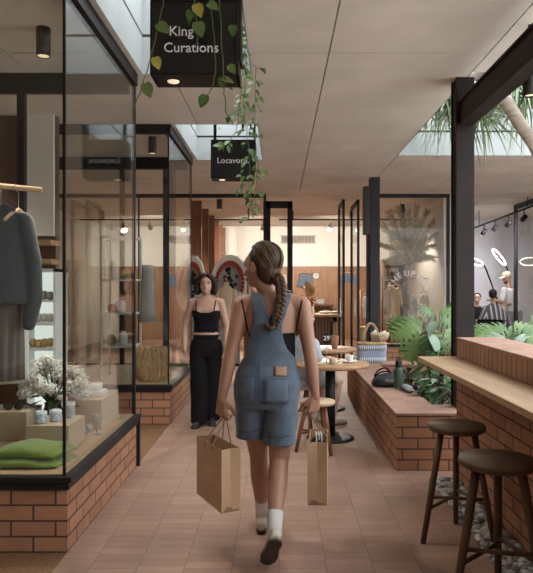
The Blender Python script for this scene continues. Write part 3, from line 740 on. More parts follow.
# wire stand and lying goblet
def goblet(x, y, z, label, lying):
    t = thing('clear_goblet', label, 'glass', (x, y, z), 'small goblets in the window case')
    R = Matrix.Rotation(PI/2*.93, 3, 'X') if lying else Matrix.Identity(3)
    prof = [(.032, 0), (.030, .004), (.005, .008), (.005, .07), (.030, .095), (.036, .14), (.033, .14), (.027, .098), (.001, .08)]
    mb = MB(); mb.lathe((0, 0, 0), prof, 20)
    c = V((x, y, z+(.037 if lying else 0)))
    mb.v = [c+R @ p for p in mb.v]; mb.build('goblet_body', 'glass_clear', t)
m_, t_, b_ = _new('glass_clear'); b_.inputs['Base Color'].default_value = (.85, .88, .88, 1); b_.inputs['Roughness'].default_value = .05; b_.inputs['Transmission Weight'].default_value = .75
p = P(93, 428, 4.3); goblet(-1.27, 4.32, DK, 'upright clear goblet standing on the case floor beside the rear block', False)
goblet(-1.33, 4.36, DK, 'clear goblet lying on its side beside the rear block', True)
# flowers in vase
fx, fy = PX(53, 4.45), 4.45
t = thing('flower_vase', 'bunch of white flowers in a dark vase inside the nearer case', 'flowers', (fx, fy, DK))
mb = MB(); mb.lathe((fx, fy, DK), [(.05, 0), (.075, .04), (.08, .11), (.055, .18), (.06, .20), (.05, .20), (.001, .15)], 28); mb.build('vase', 'vase_dark', t)
heads = []
while len(heads) < 85:
    d = V((random.gauss(0, 1), random.gauss(0, 1), random.gauss(0, 1))).normalized()
    if d.z < -.45: continue
    c = V((fx, fy, .775))+V((d.x*.25, d.y*.21, d.z*.17-.02*abs(d.x)))*random.uniform(.72, 1.03)
    heads.append(c)
mb = MB()
for c in heads[::2]: mb.tube([V((fx, fy, DK+.16)), V((fx, fy, DK+.16)).lerp(c, .6)+V((0, 0, .03)), c], .004, 6)
for k in range(40):
    a = random.uniform(0, 6.28); q = V((fx, fy, .66))+V((math.cos(a)*.17, math.sin(a)*.14, random.uniform(-.08, .08))); d = V((math.cos(a), math.sin(a), -.2))*.07; sd = V((-math.sin(a), math.cos(a), 0))*.02
    mb.add([q-d, q+sd, q+d, q-sd], [(0, 1, 2, 3)], True)
mb.build('stems', 'leaf_dark', t)
mb = MB()
for c in heads:
    for k in range(52):
        d = V((random.gauss(0, 1), random.gauss(0, 1), random.gauss(0, 1))).normalized(); r = random.uniform(.022, .040)
        q = c+d*r; a = d.orthogonal().normalized(); a.rotate(Matrix.Rotation(random.uniform(0, 6.28), 3, d)); b = d.cross(a); s_ = random.uniform(.008, .012)
        mb.add([q-a*s_-b*s_*.4, q-b*s_*.9+d*.006, q+a*s_-b*s_*.4, q+a*s_*.8+b*s_*.7+d*.005, q-a*s_*.8+b*s_*.7], [(0, 1, 2, 3, 4)], False)
mb.build('blossoms', 'petal_white', t)
# clothes rail with sweater and trousers
a = P(42, 190, 4.05); b = V((a.x-1.35, a.y-.25, a.z+.10))
t = thing('clothes_rail', 'pale wooden clothes rail hanging in the nearer window case', 'rail', (a.x-.7, a.y-.1, 2.1))
mb = MB(); mb.tube([a, b], .018, 12); mb.build('rod', 'wood_shelf', t)
mb = MB()
for k in (.32, .9):
    p = a.lerp(b, k); mb.tube([p, V((p.x, p.y, CEIL))], .004, 6)
mb.build('hanger_wire', 'black_metal', t)
def hanger(px, py, Y, ry, label, wide=.2):
    c = P(px, py, Y); t = thing('wooden_hanger', label, 'hanger', c, 'wooden hangers on the rail')
    d = V((math.cos(ry), math.sin(ry), 0))
    mb = MB(); mb.tube([c-d*wide+V((0, 0, -.10)), c-d*wide*.5+V((0, 0, -.05)), c+V((0, 0, -.015)), c+d*wide*.5+V((0, 0, -.05)), c+d*wide+V((0, 0, -.10))], .012, 8); mb.build('shoulder_bar', 'wood_shelf', t)
    top = a.lerp(b, 0)  # hook goes up to the rail
    k = (c.x-a.x)/(b.x-a.x); rl = a.lerp(b, k)
    mb = MB(); mb.tube([c+V((0, 0, -.01)), V((c.x, c.y, rl.z-.03)), V((rl.x, rl.y-.025, rl.z)), V((rl.x, rl.y, rl.z+.023)), V((rl.x, rl.y+.02, rl.z))], .004, 6); mb.build('hook', 'chrome', t)
    return c, d
hc, hd = hanger(1, 208, 4.02, .35, 'wooden hanger holding the dark grey sweater')
hanger(18.5, 207, 4.06, 1.25, 'wooden hanger to the right of the sweater', .13)
t = thing('knit_sweater', 'dark charcoal grey knitted sweater hanging in the nearer window', 'sweater', (hc.x, hc.y, 1.3))
mb = MB(); c = V((hc.x, hc.y, 0)); yw = .35
mb.loft([(c+V((0, 0, z)), rx, ry, yw) for z, rx, ry in ((1.345, .155, .075), (1.37, .17, .085), (1.55, .17, .08), (1.75, .165, .075), (1.86, .16, .07), (1.93, .15, .055), (1.965, .075, .04))], 28)
dx = V((math.cos(yw), math.sin(yw), 0))
for s in (-1, 1):
    mb.chain([c+dx*.135*s+V((0, 0, 1.885)), c+dx*.19*s+V((0, 0, 1.62)), c+dx*.20*s+V((0, 0, 1.38)), c+dx*.18*s+V((0, -.03, 1.215))], [.066, .06, .055, .045])
mb.fuse('sweater_body', 'sweater', t, .012, 4)
mb = MB()
for s in (-1, 1):
    q = c+V((0, -.03, 1.955)); mb.prism([(0, 0), (.085, -.035), (.10, .01), (.02, .045)], q+dx*.005*s, dx*s, V((0, 0, 1)), V((0, -.02, 0)))
mb.build('collar', 'sweater', t, bevel=.006)
t = thing('hanging_trousers', 'pleated taupe trousers hanging below the grey sweater', 'trousers', (c.x-.05, c.y+.06, .6))
mb = MB(); o_ = V((c.x-.02, c.y+.06, 0)); n_ = 96; vs = []; zz = [.84, .95, 1.06, 1.18, 1.30, 1.42]
for z in zz:
    for k in range(n_):
        a_ = 2*PI*k/n_; f_ = 1+(.16*math.sin(a_*13+math.sin(z*3)))*(1.42-z+.15)
        vs.append(o_+V((math.cos(a_)*.125*f_*math.cos(yw), math.cos(a_)*.125*f_*math.sin(yw)+math.sin(a_)*.055*f_, z)))
mb.add(vs, [(i*n_+k, i*n_+(k+1) % n_, (i+1)*n_+(k+1) % n_, (i+1)*n_+k) for i in range(len(zz)-1) for k in range(n_)], True)
mb.build('trouser_cloth', 'taupe_cloth', t, solid=.004)
t = thing('hanging_shirt', 'white shirt hem hanging beside the taupe trousers', 'shirt', (c.x+.1, c.y+.17, .6))
mb = MB(); mb.loft([(V((c.x-.06, c.y+.2, z)), .15, .035, yw) for z in (.80, .85, .9, 1.2, 1.6, 1.8)], 20); mb.build('shirt_cloth', 'white_fabric', t)
# back of the shop: pale panel, shelves, lit cabinet
mb = MB(); x0, x1 = PX(20.5, 6.2), PX(53.5, 6.2); mb.box((x0, 6.2, PZ(236, 6.2)), (x1, 6.246, PZ(88, 6.2))); solo(mb, 'wall_panel', 'wall_white', 'tall pale panel on the dark shop wall behind the nearer case', 'panel', ((x0+x1)/2, 6.22, PZ(236, 6.2)), bevel=.004)
t = thing('wall_shelf', 'brown timber shelf boards below the pale panel', 'shelf', (-2.7, 6.1, 1.6))
mb = MB()
for py in (243, 262): mb.box((-3.6, 5.98, PZ(py+2.5, 6.1)), (-2.2, 6.25, PZ(py-2.5, 6.1)))
mb.build('shelf_board', 'wood_table', t, bevel=.003)
t = thing('display_cabinet', 'pale lit glass display cabinet against the shop wall', 'cabinet', (PX(42, 6.0), 6.05, 0))
x0, x1 = PX(27, 6), PX(57, 6); z0, z1 = .1, PZ(272, 6)
mb = MB(); mb.box((x0, 6.19, z0), (x1, 6.24, z1)); mb.build('back_panel', 'lit_shelf', t)
mb = MB(); mb.box((x0-.02, 5.9, 0), (x0, 6.24, z1+.03)); mb.box((x1, 5.9, 0), (x1+.02, 6.24, z1+.03)); mb.box((x0-.02, 5.9, z1), (x1+.02, 6.24, z1+.03)); mb.box((x0, 5.9, 0), (x1, 6.19, .1)); mb.build('cabinet_frame', 'white_metal', t)
for py in (302, 325, 350):
    mb = MB(); mb.box((x0, 5.92, PZ(py, 6)), (x1, 6.19, PZ(py, 6)+.02)); mb.build('shelf', 'white_metal', t)
gn = 'folded goods in the lit cabinet'
for py, m, lab in ((302, 'grey_fabric', 'grey folded goods on the top shelf of the lit cabinet'), (325, 'white_fabric', 'white folded goods on the middle shelf of the lit cabinet'), (350, 'mustard', 'yellow packs on the lowest shelf of the lit cabinet')):
    z = PZ(py, 6)+.02; mb = MB()
    for k in range(4): mb.ell((x0+.05+k*.055, 6.03, z+.045+random.uniform(-.008, .008)), (.035, .06, .045), None, 10, 6)
    solo(mb, 'folded_goods', m, lab, 'goods', ((x0+x1)/2, 6.03, z), gn)
mb = MB(); p = P(31, 264.5, 5.97); mb.box((p.x-.03, p.y-.01, p.z-.02), (p.x+.03, p.y, p.z+.02)); solo(mb, 'indicator_lamp', 'green_led', 'small green indicator light on the shelf behind the sweater', 'indicator', p)
# ------------------------------------------------------------------ second case: metal stand and raffia
t = thing('metal_stand', 'white metal ladder stand inside the second window case', 'stand', (-1.78, 7.0, DK))
xa, xb, ya, yb = -1.99, -1.63, 6.95, 7.3; zt = PZ(236, 6.95)
for (x, y) in ((xa, ya), (xb, ya), (xa, yb), (xb, yb)):
    mb = MB(); mb.box((x-.012, y-.012, DK), (x+.012, y+.012, zt)); mb.build('post', 'white_metal', t)
for z in (DK+.35, DK+.72, DK+1.1, zt-.024):
    mb = MB(); mb.box((xa-.012, ya-.012, z), (xb+.012, ya+.012, z+.022)); mb.box((xa-.012, yb-.012, z), (xb+.012, yb+.012, z+.022)); mb.box((xa-.012, ya, z), (xa+.012, yb, z+.022)); mb.box((xb-.012, ya, z), (xb+.012, yb, z+.022))
    mb.build('rail', 'white_metal', t)
    if z < zt-.1:
        mb = MB(); mb.box((xa, ya, z+.006), (xb, yb, z+.016)); mb.build('shelf', 'white_metal', t)
k = 0
for z, items in ((DK+.372, ((.08, .05, .12, 'green_cup', 'small green pot'), (.22, .045, .16, 'porcelain', 'white bottle'))), (DK+.742, ((.09, .05, .10, 'terracotta', 'small clay cup'), (.2, .045, .14, 'porcelain', 'white canister'))),
                 (DK+1.122, ((.1, .04, .2, 'blue_print', 'tall patterned jar'), (.25, .05, .12, 'mustard', 'ochre pot')))):
    lv = {0: 'lowest', 1: 'middle', 2: 'upper'}[k]; k += 1
    for dx_, r, h_, m, lab in items:
        x = xa+dx_; y = ya+.12
        mb = MB(); mb.lathe((x, y, z-.003), [(r*.8, 0), (r, h_*.15), (r, h_*.75), (r*.6, h_*.9), (r*.6, h_), (.001, h_)], 20)
        solo(mb, 'shelf_pot', m, f'{lab} on the {lv} shelf of the white metal stand', 'pot', (x, y, z-.003), 'small pots on the white metal stand')
t = thing('draped_scarf', 'grey scarf draped over the rear of the white metal stand', 'scarf', (xb+.12, 7.25, DK))
mb = MB(); mb.loft([(V((xb+.10, 7.22, z)), .06+.05*(1.75-z), .05, .3) for z in (1.05, 1.2, 1.35, 1.5, 1.65, 1.72)], 14); mb.build('scarf_cloth', 'grey_fabric', t)
t = thing('raffia_bundle', 'loose golden raffia bundle lying in the front of the second window case', 'raffia', (-1.40, 6.85, DK))
bc = V((PX(153, 6.85), 6.85, DK))
mb = MB(); mb.loft([(bc+V((0, 0, z)), rx, ry, 0) for z, rx, ry in ((0, .15, .13), (.06, .19, .15), (.18, .185, .15), (.29, .15, .12), (.36, .09, .08))], 24); mb.fuse('bundle_body', 'raffia', t, .015, 3)
mb = MB()
for k in range(150):
    a_ = random.uniform(0, 6.28); st = bc+V((math.cos(a_)*.05, math.sin(a_)*.05, .37)); a2 = a_+random.uniform(-.7, .7)
    mid = bc+V((math.cos(a2)*.2, math.sin(a2)*.16, random.uniform(.18, .34))); en = bc+V((math.cos(a2)*random.uniform(.15, .2), math.sin(a2)*.15, .005+random.uniform(0, .1)))
    mb.tube([st, st.lerp(mid, .6)+V((0, 0, .03)), mid, en], [.004, .005, .005, .003], 5)
mb.build('strands', 'raffia', t)
# ------------------------------------------------------------------ things on the ledge
L = .46
t = thing('striped_bag', 'blue and white striped woven bag standing at the rear of the ledge', 'bag', (PX(372, 8.3), 8.24, L))
x0, x1 = PX(357.5, 8.2), PX(387, 8.2); cx = (x0+x1)/2
mb = MB(); mb.loft([(V((cx, 8.26, L+z)), (x1-x0)/2*s_, .085, 0) for z, s_ in ((0, .9), (.02, .96), (.15, 1), (.235, 1))], 36, power=4); mb.build('bag_body', 'lavender_weave', t)
for za, zb in ((.0, .07), (.165, .236)):
    mb = MB(); mb.loft([(V((cx, 8.26, L+z)), (x1-x0)/2*(1.0 if z > .1 else .9+1.5*z*.9)+.002, .087, 0) for z in (za, (za+zb)/2, zb)], 36, power=4); mb.build('striped_band', 'bag_stripes', t)
mb = MB(); mb.loft([(V((cx, 8.26, L+z)), (x1-x0)/2*1.01, .09, 0) for z in (.235, .255, .27)], 36, power=4); mb.build('rim', 'raffia', t)
for y in (8.19, 8.33):
    mb = MB(); mb.tube([(cx-.13+.24*k/12, y, L+.26+.26*math.sin(PI*k/12)**.75) for k in range(13)], .011, 8); mb.build('handle', 'wood_shelf', t)
t = thing('tissue_wrap', 'crumpled cream paper sticking out of the striped bag', 'paper', (cx+.1, 8.26, L+.27))
mb = MB()
for k in range(9):
    a_ = k*.7; c_ = V((cx+.05+.03*math.cos(a_), 8.26+.03*math.sin(a_), L+.272)); d = V((.55+.35*math.cos(a_), .4*math.sin(a_), .75+.2*math.sin(k*2.1))).normalized()*random.uniform(.14, .21); s_ = d.cross(V((0, .8, .6))).normalized()*.055
    mb.add([c_-s_*.4, c_+s_*.4, c_+d*.6+s_*1.1, c_+d, c_+d*.62-s_], [(0, 1, 2, 3, 4)], True)
mb.build('paper_sheet', 'cream_knit', t, solid=.003)
t = thing('black_bag', 'soft black and grey bag lying on the ledge beside the bottle', 'bag', (1.07, 6.3, L))
bx, by = 1.075, 6.3
mb = MB(); mb.loft([(V((bx+.01*k, by, L+z)), rx, ry, .1) for k, (z, rx, ry) in enumerate(((0, .12, .10), (.02, .145, .12), (.07, .14, .115), (.105, .11, .08), (.125, .05, .04)))], 26, power=2.6)
mb.ell((bx-.06, by-.06, L+.06), (.06, .04, .045)); mb.ell((bx+.05, by-.07, L+.05), (.07, .04, .04)); mb.fuse('bag_body', 'nylon_black', t, .010, 2)
for s in (-1, 1):
    mb = MB(); mb.tube([(bx-.10+.2*k/10, by+.01+s*.03+.03*math.sin(k), L+.09+(.085 if s > 0 else .06)*math.sin(PI*k/10)) for k in range(11)], .008, 6); mb.build('strap', 'black_cloth', t)
mb = MB(); mb.box((bx-.02, by-.118, L+.045), (bx+.09, by-.108, L+.075)); mb.build('pale_panel', 'grey_fabric', t, bevel=.004)
t = thing('grey_jumper', 'crumpled grey jumper lying on the ledge behind the bottle', 'clothing', (1.25, 5.98, L))
mb = MB(); mb.ell((1.235, 6.0, L+.028), (.055, .11, .028)); mb.ell((1.24, 5.88, L+.022), (.045, .07, .022)); mb.fuse('jumper_cloth', 'grey_blanket', t, .010, 2)
bx, by = PX(398.6, 6.1), 6.1
t = thing('water_bottle', 'dark green metal water bottle with black cap on the ledge', 'bottle', (bx, by, L))
mb = MB(); mb.lathe((bx, by, L), [(.042, 0), (.045, .006), (.045, .185), (.043, .195), (.030, .212), (.030, .222)], 28); mb.build('bottle_body', 'bottle_green', t)
mb = MB(); mb.lathe((bx, by, L+.213), [(.033, 0), (.034, .005), (.033, .05), (.026, .06), (.012, .064)], 24); mb.tube([(bx-.018, by, L+.27), (bx-.016, by, L+.30), (bx, by, L+.312), (bx+.016, by, L+.30), (bx+.018, by, L+.27)], .006, 8); mb.build('bottle_cap', 'black_metal', t)
mb = MB(); mb.lathe((bx, by, L), [(.0455, .0), (.0458, .006), (.0455, .012)], 24); mb.build('base_ring', 'wood_shelf', t)
# ------------------------------------------------------------------ plants
def leaf(mb, base, d, up, L, W, droop=.25, fold=.12, shape='heart', n=8):
    """one leaf blade: base point, direction, upward side"""
    d = V(d).normalized(); s = d.cross(V(up)); s = s.normalized() if s.length > 1e-5 else V((1, 0, 0)); u = s.cross(d).normalized()
    lv, rv, cv = [], [], []
    for i in range(n+1):
        a = i/n
        if shape == 'heart': wv = W*.5*(math.sin(PI*min(1, a*.86+.14))**.8)*(1.15-a*.35)
        elif shape == 'blade': wv = W*.5*(1-a)**.7*min(1, a*6+.35)
        else: wv = W*.5*math.sin(PI*(a*.94+.03))**.7
        if i == n: wv = W*.01
        c = base+d*(L*a)+u*(-droop*L*a*a)
        cv.append(c); lv.append(c-s*wv+u*wv*fold*2); rv.append(c+s*wv+u*wv*fold*2)
    m = n+1
    mb.add(lv+cv+rv, [(i, i+1, m+i+1, m+i) for i in range(n)]+[(m+i, m+i+1, 2*m+i+1, 2*m+i) for i in range(n)], True)
def split_leaf(mb, base, d, up, L, W, lobes=6, droop=.3):
    """a broad split leaf: solid along the midrib, parted into lobes towards both edges"""
    d = V(d).normalized(); s = d.cross(V(up)); s = s.normalized() if s.length > 1e-5 else V((1, 0, 0)); u = s.cross(d).normalized()
    def mid(a): return base+d*(L*a)-u*(droop*L*a*a)
    for i in range(lobes):
        a0 = i/lobes; a1 = (i+1)/lobes
        for k in (-1, 1):
            def pt(a, f):
                wv = W*.5*(math.sin(PI*(min(1, max(0, a))*.83+.15))**.75)*f
                return mid(min(1, a))+s*k*wv+d*(wv*(.05+.75*a))-u*(wv*.22*f)
            g0 = a0+.06/lobes; g1 = a1-.34/lobes
            ring = [mid(a0), mid(a1), pt(a1, .28), pt(g1, .62), pt(g1-.06/lobes, 1.0), pt(.5*(g0+g1), 1.06), pt(g0+.12/lobes, .98), pt(g0, .62), pt(a0, .28)]
            mb.add(ring, [(0, 1, 2, 8), (8, 2, 3, 7), (7, 3, 4, 5, 6)], True)
    mb.add([mid(.93)-s*W*.05, mid(1.06), mid(.93)+s*W*.05], [(0, 1, 2)], True)
def monstera(base, leaves, label, mset=('leaf_light', 'leaf_mid', 'leaf_dark'), name='monstera'):
    t = thing(name, label, 'plant', base)
    st = MB()
    for i, (tip, L_, W_, dirv, m, kind) in enumerate(leaves):
        tip = V(tip); b = V(base)+V((random.uniform(-.08, .08), random.uniform(-.08, .08), 0))
        st.tube([b, b.lerp(tip, .5)+V((0, 0, .10)), tip], [.014, .011, .007], 7)
        mb = MB()
        if kind == 's': split_leaf(mb, tip, (dirv[0], dirv[1]*.5-.15, dirv[2]-.25), (.15*math.sin(i*2.3), -.75, .62+.2*math.sin(i*1.7)), L_, W_)
        else: leaf(mb, tip, dirv, (0, 0, 1), L_, W_)
        mb.build('leaf', m, t)
    st.build('stems', 'stem_green', t)
    return t
Y = 6.35
B = V((1.62, 6.4, .30))
def q(px, py, Y_=Y): return P(px, py, Y_)
def sprays(rows, base, label):
    lv = []
    for px, py, Yl, L_, d, m, k in rows: L_ *= .86; lv.append((q(px, py, Yl), L_, L_*(1.05 if k == 's' else .62), d, m, k))
    monstera(base, lv, label)
LL, LM, LG = 'leaf_light', 'leaf_mid', 'leaf_grey'
sprays([(418, 325, 6.6, .33, (-.9, -.3, -.1), LL, 's'), (422, 335, 6.5, .34, (-.6, -.5, -.6), LL, 's'), (428, 330, 6.4, .30, (.25, -.5, -.8), LM, 's'), (424, 322, 6.9, .26, (-.9, -.2, .15), LL, 's'),
        (436, 316, 7.0, .24, (-.5, -.2, .6), LM, 's'), (440, 312, 6.9, .24, (.8, -.2, .3), LL, 's'), (442, 318, 6.7, .27, (.8, -.3, -.2), LM, 's'), (404, 318, 6.8, .22, (-.8, -.2, -.3), LM, 's'),
        (445, 330, 6.6, .26, (.6, -.4, -.6), LL, 's'), (436, 322, 6.3, .22, (-.5, -.5, -.5), LG, 'l'), (430, 335, 6.3, .26, (.35, -.5, -.7), LG, 'l'), (414, 340, 6.7, .24, (-.5, -.3, -.8), LM, 's'), (447, 308, 7.1, .22, (.5, -.1, .5), LM, 's'), (440, 340, 6.5, .22, (-.2, -.4, -.8), LL, 's')],
       B, 'tall split leaf plant with bright green leaves rising left of the near steel column')
sprays([(505, 326, 6.0, .25, (-.9, -.3, -.05), LM, 's'), (514, 324, 6.1, .25, (.9, -.2, .0), LL, 's'), (494, 330, 5.9, .23, (-.9, -.3, -.2), LL, 's'), (524, 328, 5.9, .24, (.8, -.4, -.15), LM, 's'), (500, 334, 5.8, .25, (-.5, -.5, -.3), LG, 's'),
        (518, 336, 5.7, .26, (.5, -.6, -.2), LG, 's'), (486, 336, 5.8, .2, (-.6, -.5, -.3), LM, 's'), (531, 320, 6.3, .24, (.8, 0, .1), LM, 's'), (490, 326, 6.3, .2, (-.8, -.1, .1), LL, 's'),
        (510, 340, 5.6, .24, (.2, -.6, -.3), LM, 's'), (528, 338, 5.6, .24, (.6, -.5, -.2), LL, 's'), (508, 328, 6.4, .2, (.5, 0, -.2), LM, 's'), (482, 330, 6.4, .18, (.7, -.1, -.1), LM, 's')],
       (2.15, 6.0, .30), 'split leaf plant spreading behind the brick bar under the barber window')
# undergrowth
def bush(c, r, h_, n, label, mats, name='philodendron', L_=.16, W_=.07, shape='l', cat='plant', stems=14):
    t = thing(name, label, cat, (c[0], c[1], c[2])); c = V(c)
    st = MB(); bl = [MB() for _ in mats]
    for k in range(stems):
        a = random.uniform(0, 6.28); rr = random.uniform(.2, 1)
        e = c+V((math.cos(a)*r*rr, math.sin(a)*r*rr, h_*random.uniform(.35, 1)))
        st.tube([c+V((math.cos(a)*.05, math.sin(a)*.05, 0)), c.lerp(e, .5)+V((0, 0, h_*.15)), e], [.009, .007, .004], 5)
    for k in range(n):
        a = random.uniform(0, 6.28); rr = random.uniform(.15, 1)**.6; z = h_*random.uniform(.08, 1)
        p = c+V((math.cos(a)*r*rr*.8, math.sin(a)*r*rr*.8, z)); d = V((math.cos(a), math.sin(a), random.uniform(-.6, .7)))
        leaf(random.choice(bl), p, d, (0, 0, 1), L_*random.uniform(.6, 1.2), W_*random.uniform(.7, 1.2), random.uniform(.1, .5), shape=shape, n=5)
    st.build('stems', 'stem_brown', t)
    for b_, m in zip(bl, mats): b_.build('leaves', m, t)
    return t
bush((1.50, 5.75, .30), .20, .34, 70, 'low dark undergrowth plant behind the green water bottle', ('leaf_dark', 'leaf_mid', 'leaf_grey'))
bush((1.72, 6.25, .30), .30, .55, 110, 'dense dark green plant at the foot of the tall split leaf plant', ('leaf_dark', 'leaf_mid'), L_=.2, W_=.07)
bush((1.85, 7.1, .30), .35, .5, 90, 'grey green bushy plant towards the rear planter wall', ('leaf_grey', 'leaf_dark'), L_=.2)
bush((1.56, 5.45, .30), .16, .26, 46, 'pale stemmed scrub in the planter just behind the sitting ledge', ('leaf_dry', 'leaf_dark', 'leaf_grey'), L_=.22, W_=.02, shape='blade', stems=40)
bush((2.9, 6.3, .30), .5, .68, 150, 'leafy plant in the planter at the right edge behind the bar', ('leaf_mid', 'leaf_grey', 'leaf_light'), L_=.24, W_=.11)
bush((1.40, 6.75, .30), .09, .42, 16, 'small thin stemmed plant beside the ledge near the bottle', ('leaf_dark', 'leaf_mid'), L_=.10, W_=.07, shape='heart', stems=5)
# dried palm in the lettered window
t = thing('dried_palm', 'large dried palm fronds standing behind the lettered window', 'palm', (PX(410, 11.9), 11.9, .36))
pb = P(409, 266, 11.95)
mb = MB(); mb.lathe((pb.x, 11.95, .36), [(.14, 0), (.17, .05), (.17, .28), (.14, .3), (.001, .26)], 24); mb.build('pot', 'taupe_cloth', t)
mb = MB(); mb.tube([(pb.x+.03, 11.95, .6), (pb.x+.05, 11.95, 1.0), (pb.x-.03, 11.95, 1.5), (pb.x-.01, 11.95, pb.z)], [.06, .05, .05, .04], 10); mb.build('trunk', 'bark', t)
mb = MB(); mb.box((pb.x-.5, 11.65, .0), (pb.x+.6, 12.3, .36)); solo(mb, 'window_plinth', 'block_tan', 'tan plinth under the dried palm in the lettered window', 'plinth', (pb.x, 11.95, 0), bevel=.005)
st = MB(); fr = MB()
for px, py in ((384, 226), (390, 214), (399, 207), (408, 205), (417, 207), (427, 211), (436, 219), (441, 231), (440, 245), (433, 258), (381, 244), (386, 262), (421, 222), (403, 222), (396, 232), (428, 236)):
    e = P(px, py, 11.95+random.uniform(-.25, .45)); b_ = V((pb.x, 11.95, pb.z)); n_ = 11; L_ = (e-b_).length
    pts = [b_.lerp(e, k/n_)+V((0, 0, .20*L_*math.sin(PI*k/n_)*(1.2-(e-b_).normalized().z))) for k in range(n_+1)]
    st.tube(pts, [.011-.0008*k for k in range(n_+1)], 5)
    for k in range(3, n_+1):
        p = pts[k]; dm = (pts[min(k+1, n_)]-pts[k-1]).normalized(); s_ = dm.cross(V((0, 1, 0))).normalized()
        for j in range(3):
            for sg_ in (-1, 1):
                leaf(fr, p-dm*.028*j, dm*1.0+s_*sg_*.55+V((0, random.uniform(-.4, .4), -.15)), (0, -1, .3), random.uniform(.15, .24)*(1.1-.04*k), .022, .3, shape='blade', n=4)
st.build('frond_stems', 'leaf_dry', t); fr.build('frond_leaves', 'leaf_dry', t)
# tree in the skylight
t = thing('screw_pine', 'leaning pale trunk with tufts of strap leaves in the right skylight', 'tree', (3.35, 6.1, .30))
tr = [V((3.35, 6.1, .30)), V((3.2, 6.1, 1.2)), V((2.95, 6.08, 2.1)), P(545, 165, 6.05), P(533, 142, 6.02), P(520, 124, 6.0), P(510, 108, 6.0), P(501, 94, 6.0), P(492, 75, 5.98)]
rs = [.10, .085, .075, .066, .064, .062, .062, .070, .058]
mb = MB(); mb.tube(tr, rs, 14)
br = [(P(492, 75, 5.98), P(478, 55, 5.9)), (P(501, 94, 6.0), P(515, 78, 6.2)), (P(492, 75, 5.98), P(455, 88, 6.3))]
for a_, b_ in br: mb.tube([a_, a_.lerp(b_, .5)+V((0, 0, .05)), b_], [.055, .045, .04], 10)
mb.build('trunk', 'bark', t)
mb = MB(); mb2 = MB()
for c_, n, Ls in ((P(519, 88, 6.3), 110, .60), (P(440, 98, 7.2), 120, .60), (P(458, 104, 6.9), 120, .62), (P(474, 100, 6.8), 90, .6), (P(528, 100, 6.5), 100, .6), (P(428, 112, 7.6), 60, .45), (P(480, 118, 6.9), 60, .5)):
    for k in range(n):
        a_ = random.uniform(0, 6.28); el = random.uniform(-.4, .9); d = V((math.cos(a_), math.sin(a_), el)).normalized()
        leaf(random.choice((mb, mb2, mb2)), c_+d*.03, d, (0, 0, 1), Ls*random.uniform(.5, 1.05), .030, random.uniform(.5, 1.1), shape='blade', n=7)
mb.build('strap_leaves', 'leaf_mid', t); mb2.build('pale_leaves', 'leaf_pale', t)
# trailing vines by the signs
def vine(pts, leaves, label, extra=0, lsz=(.05, .09), mats=('leaf_light', 'leaf_mid'), spread=.05):
    t = thing('trailing_vine', label, 'vine', pts[0], 'vines trailing from the left skylights')
    pp = []
    for i in range(len(pts)-1):
        for k in range(6): pp.append(pts[i].lerp(pts[i+1], k/6)+V((random.uniform(-.004, .004), random.uniform(-.004, .004), 0)))
    pp.append(pts[-1]); mb = MB(); mb.tube(pp, .0032, 6); mb.build('stem', 'stem_green', t)
    bl = {}
    for p, L_, d, m in leaves: leaf(bl.setdefault(m, MB()), V(p), d, (0, -1, .3), L_, L_*.78, .15, shape='heart')
    for k in range(extra):
        p = random.choice(pp); a_ = random.uniform(0, 6.28); L_ = random.uniform(*lsz); m = random.choice(mats)
        d = V((math.cos(a_)*.8, math.sin(a_)*.5, random.uniform(-1, .1))); p2 = p+V((math.cos(a_), math.sin(a_), 0))*random.uniform(0, spread)
        leaf(bl.setdefault(m, MB()), p2, d, (math.cos(a_), -1, .5), L_, L_*.7, .2, shape='heart', n=6)
    for m, b_ in bl.items(): b_.build('leaves', m, t)
    return t
Yv = 3.31
g = lambda px, py, Y_=Yv: P(px, py, Y_)
vine([g(168, -60), g(164, 0), g(158, 28), g(150, 60), g(142, 88), g(133, 110)], [(g(157, 24), .085, (.75, -.1, -.5), 'leaf_light'), (g(155, 57), .07, (.3, -.1, -.9), 'leaf_yellow'), (g(145, 83), .085, (.35, -.1, -.9), 'leaf_light')], 'vine with three large leaves hanging across the left edge of the nearer sign')
vine([g(195, -60), g(194, 0), g(197, 30), g(198, 46)], [(g(196, 4), .08, (.35, -.2, -.9), 'leaf_yellow'), (g(197, 22), .09, (.3, -.2, -.9), 'leaf_light'), (g(192, 10), .07, (-.2, -.3, -.9), 'leaf_mid')], 'short vine hanging in front of the middle of the nearer sign', 4)
vine([g(209, -60), g(210, 0), g(214, 40), g(216, 70), g(212, 88), g(207, 97)], [(g(206, 95), .075, (-.35, -.1, -.8), 'leaf_mid'), (g(208, 3), .07, (.75, -.2, -.5), 'leaf_light')], 'vine curling below the nearer sign to one round leaf', 2)
vine([g(218, -60), g(219, 0), g(223, 60), g(224, 90), g(226, 112), g(233, 124)], [(g(222, 77), .06, (.1, -.1, -.9), 'leaf_mid'), (g(233, 25), .065, (0, -.2, -.95), 'leaf_mid'), (g(229, 65), .06, (.5, -.2, -.7), 'leaf_light')], 'vine hanging at the right side of the nearer sign', 5, (.03, .05))
Yw = 4.6
vine([g(243, -80, Yw), g(243, 0, Yw), g(245, 60, Yw), g(244, 110, Yw), g(249, 150, Yw), g(250, 190, Yw), g(253, 218, Yw)], [], 'longest thin vine, its tip hanging below the further sign', 90, (.035, .065), spread=.07)
vine([g(240, -80, Yw), g(241, 20, Yw), g(242, 70, Yw), g(241, 100, Yw), g(236, 132, Yw), g(226, 146, Yw)], [(g(222, 142, Yw), .07, (-.3, 0, -.7), 'leaf_light')], 'thin vine bending left in front of the further sign', 44, (.035, .06))
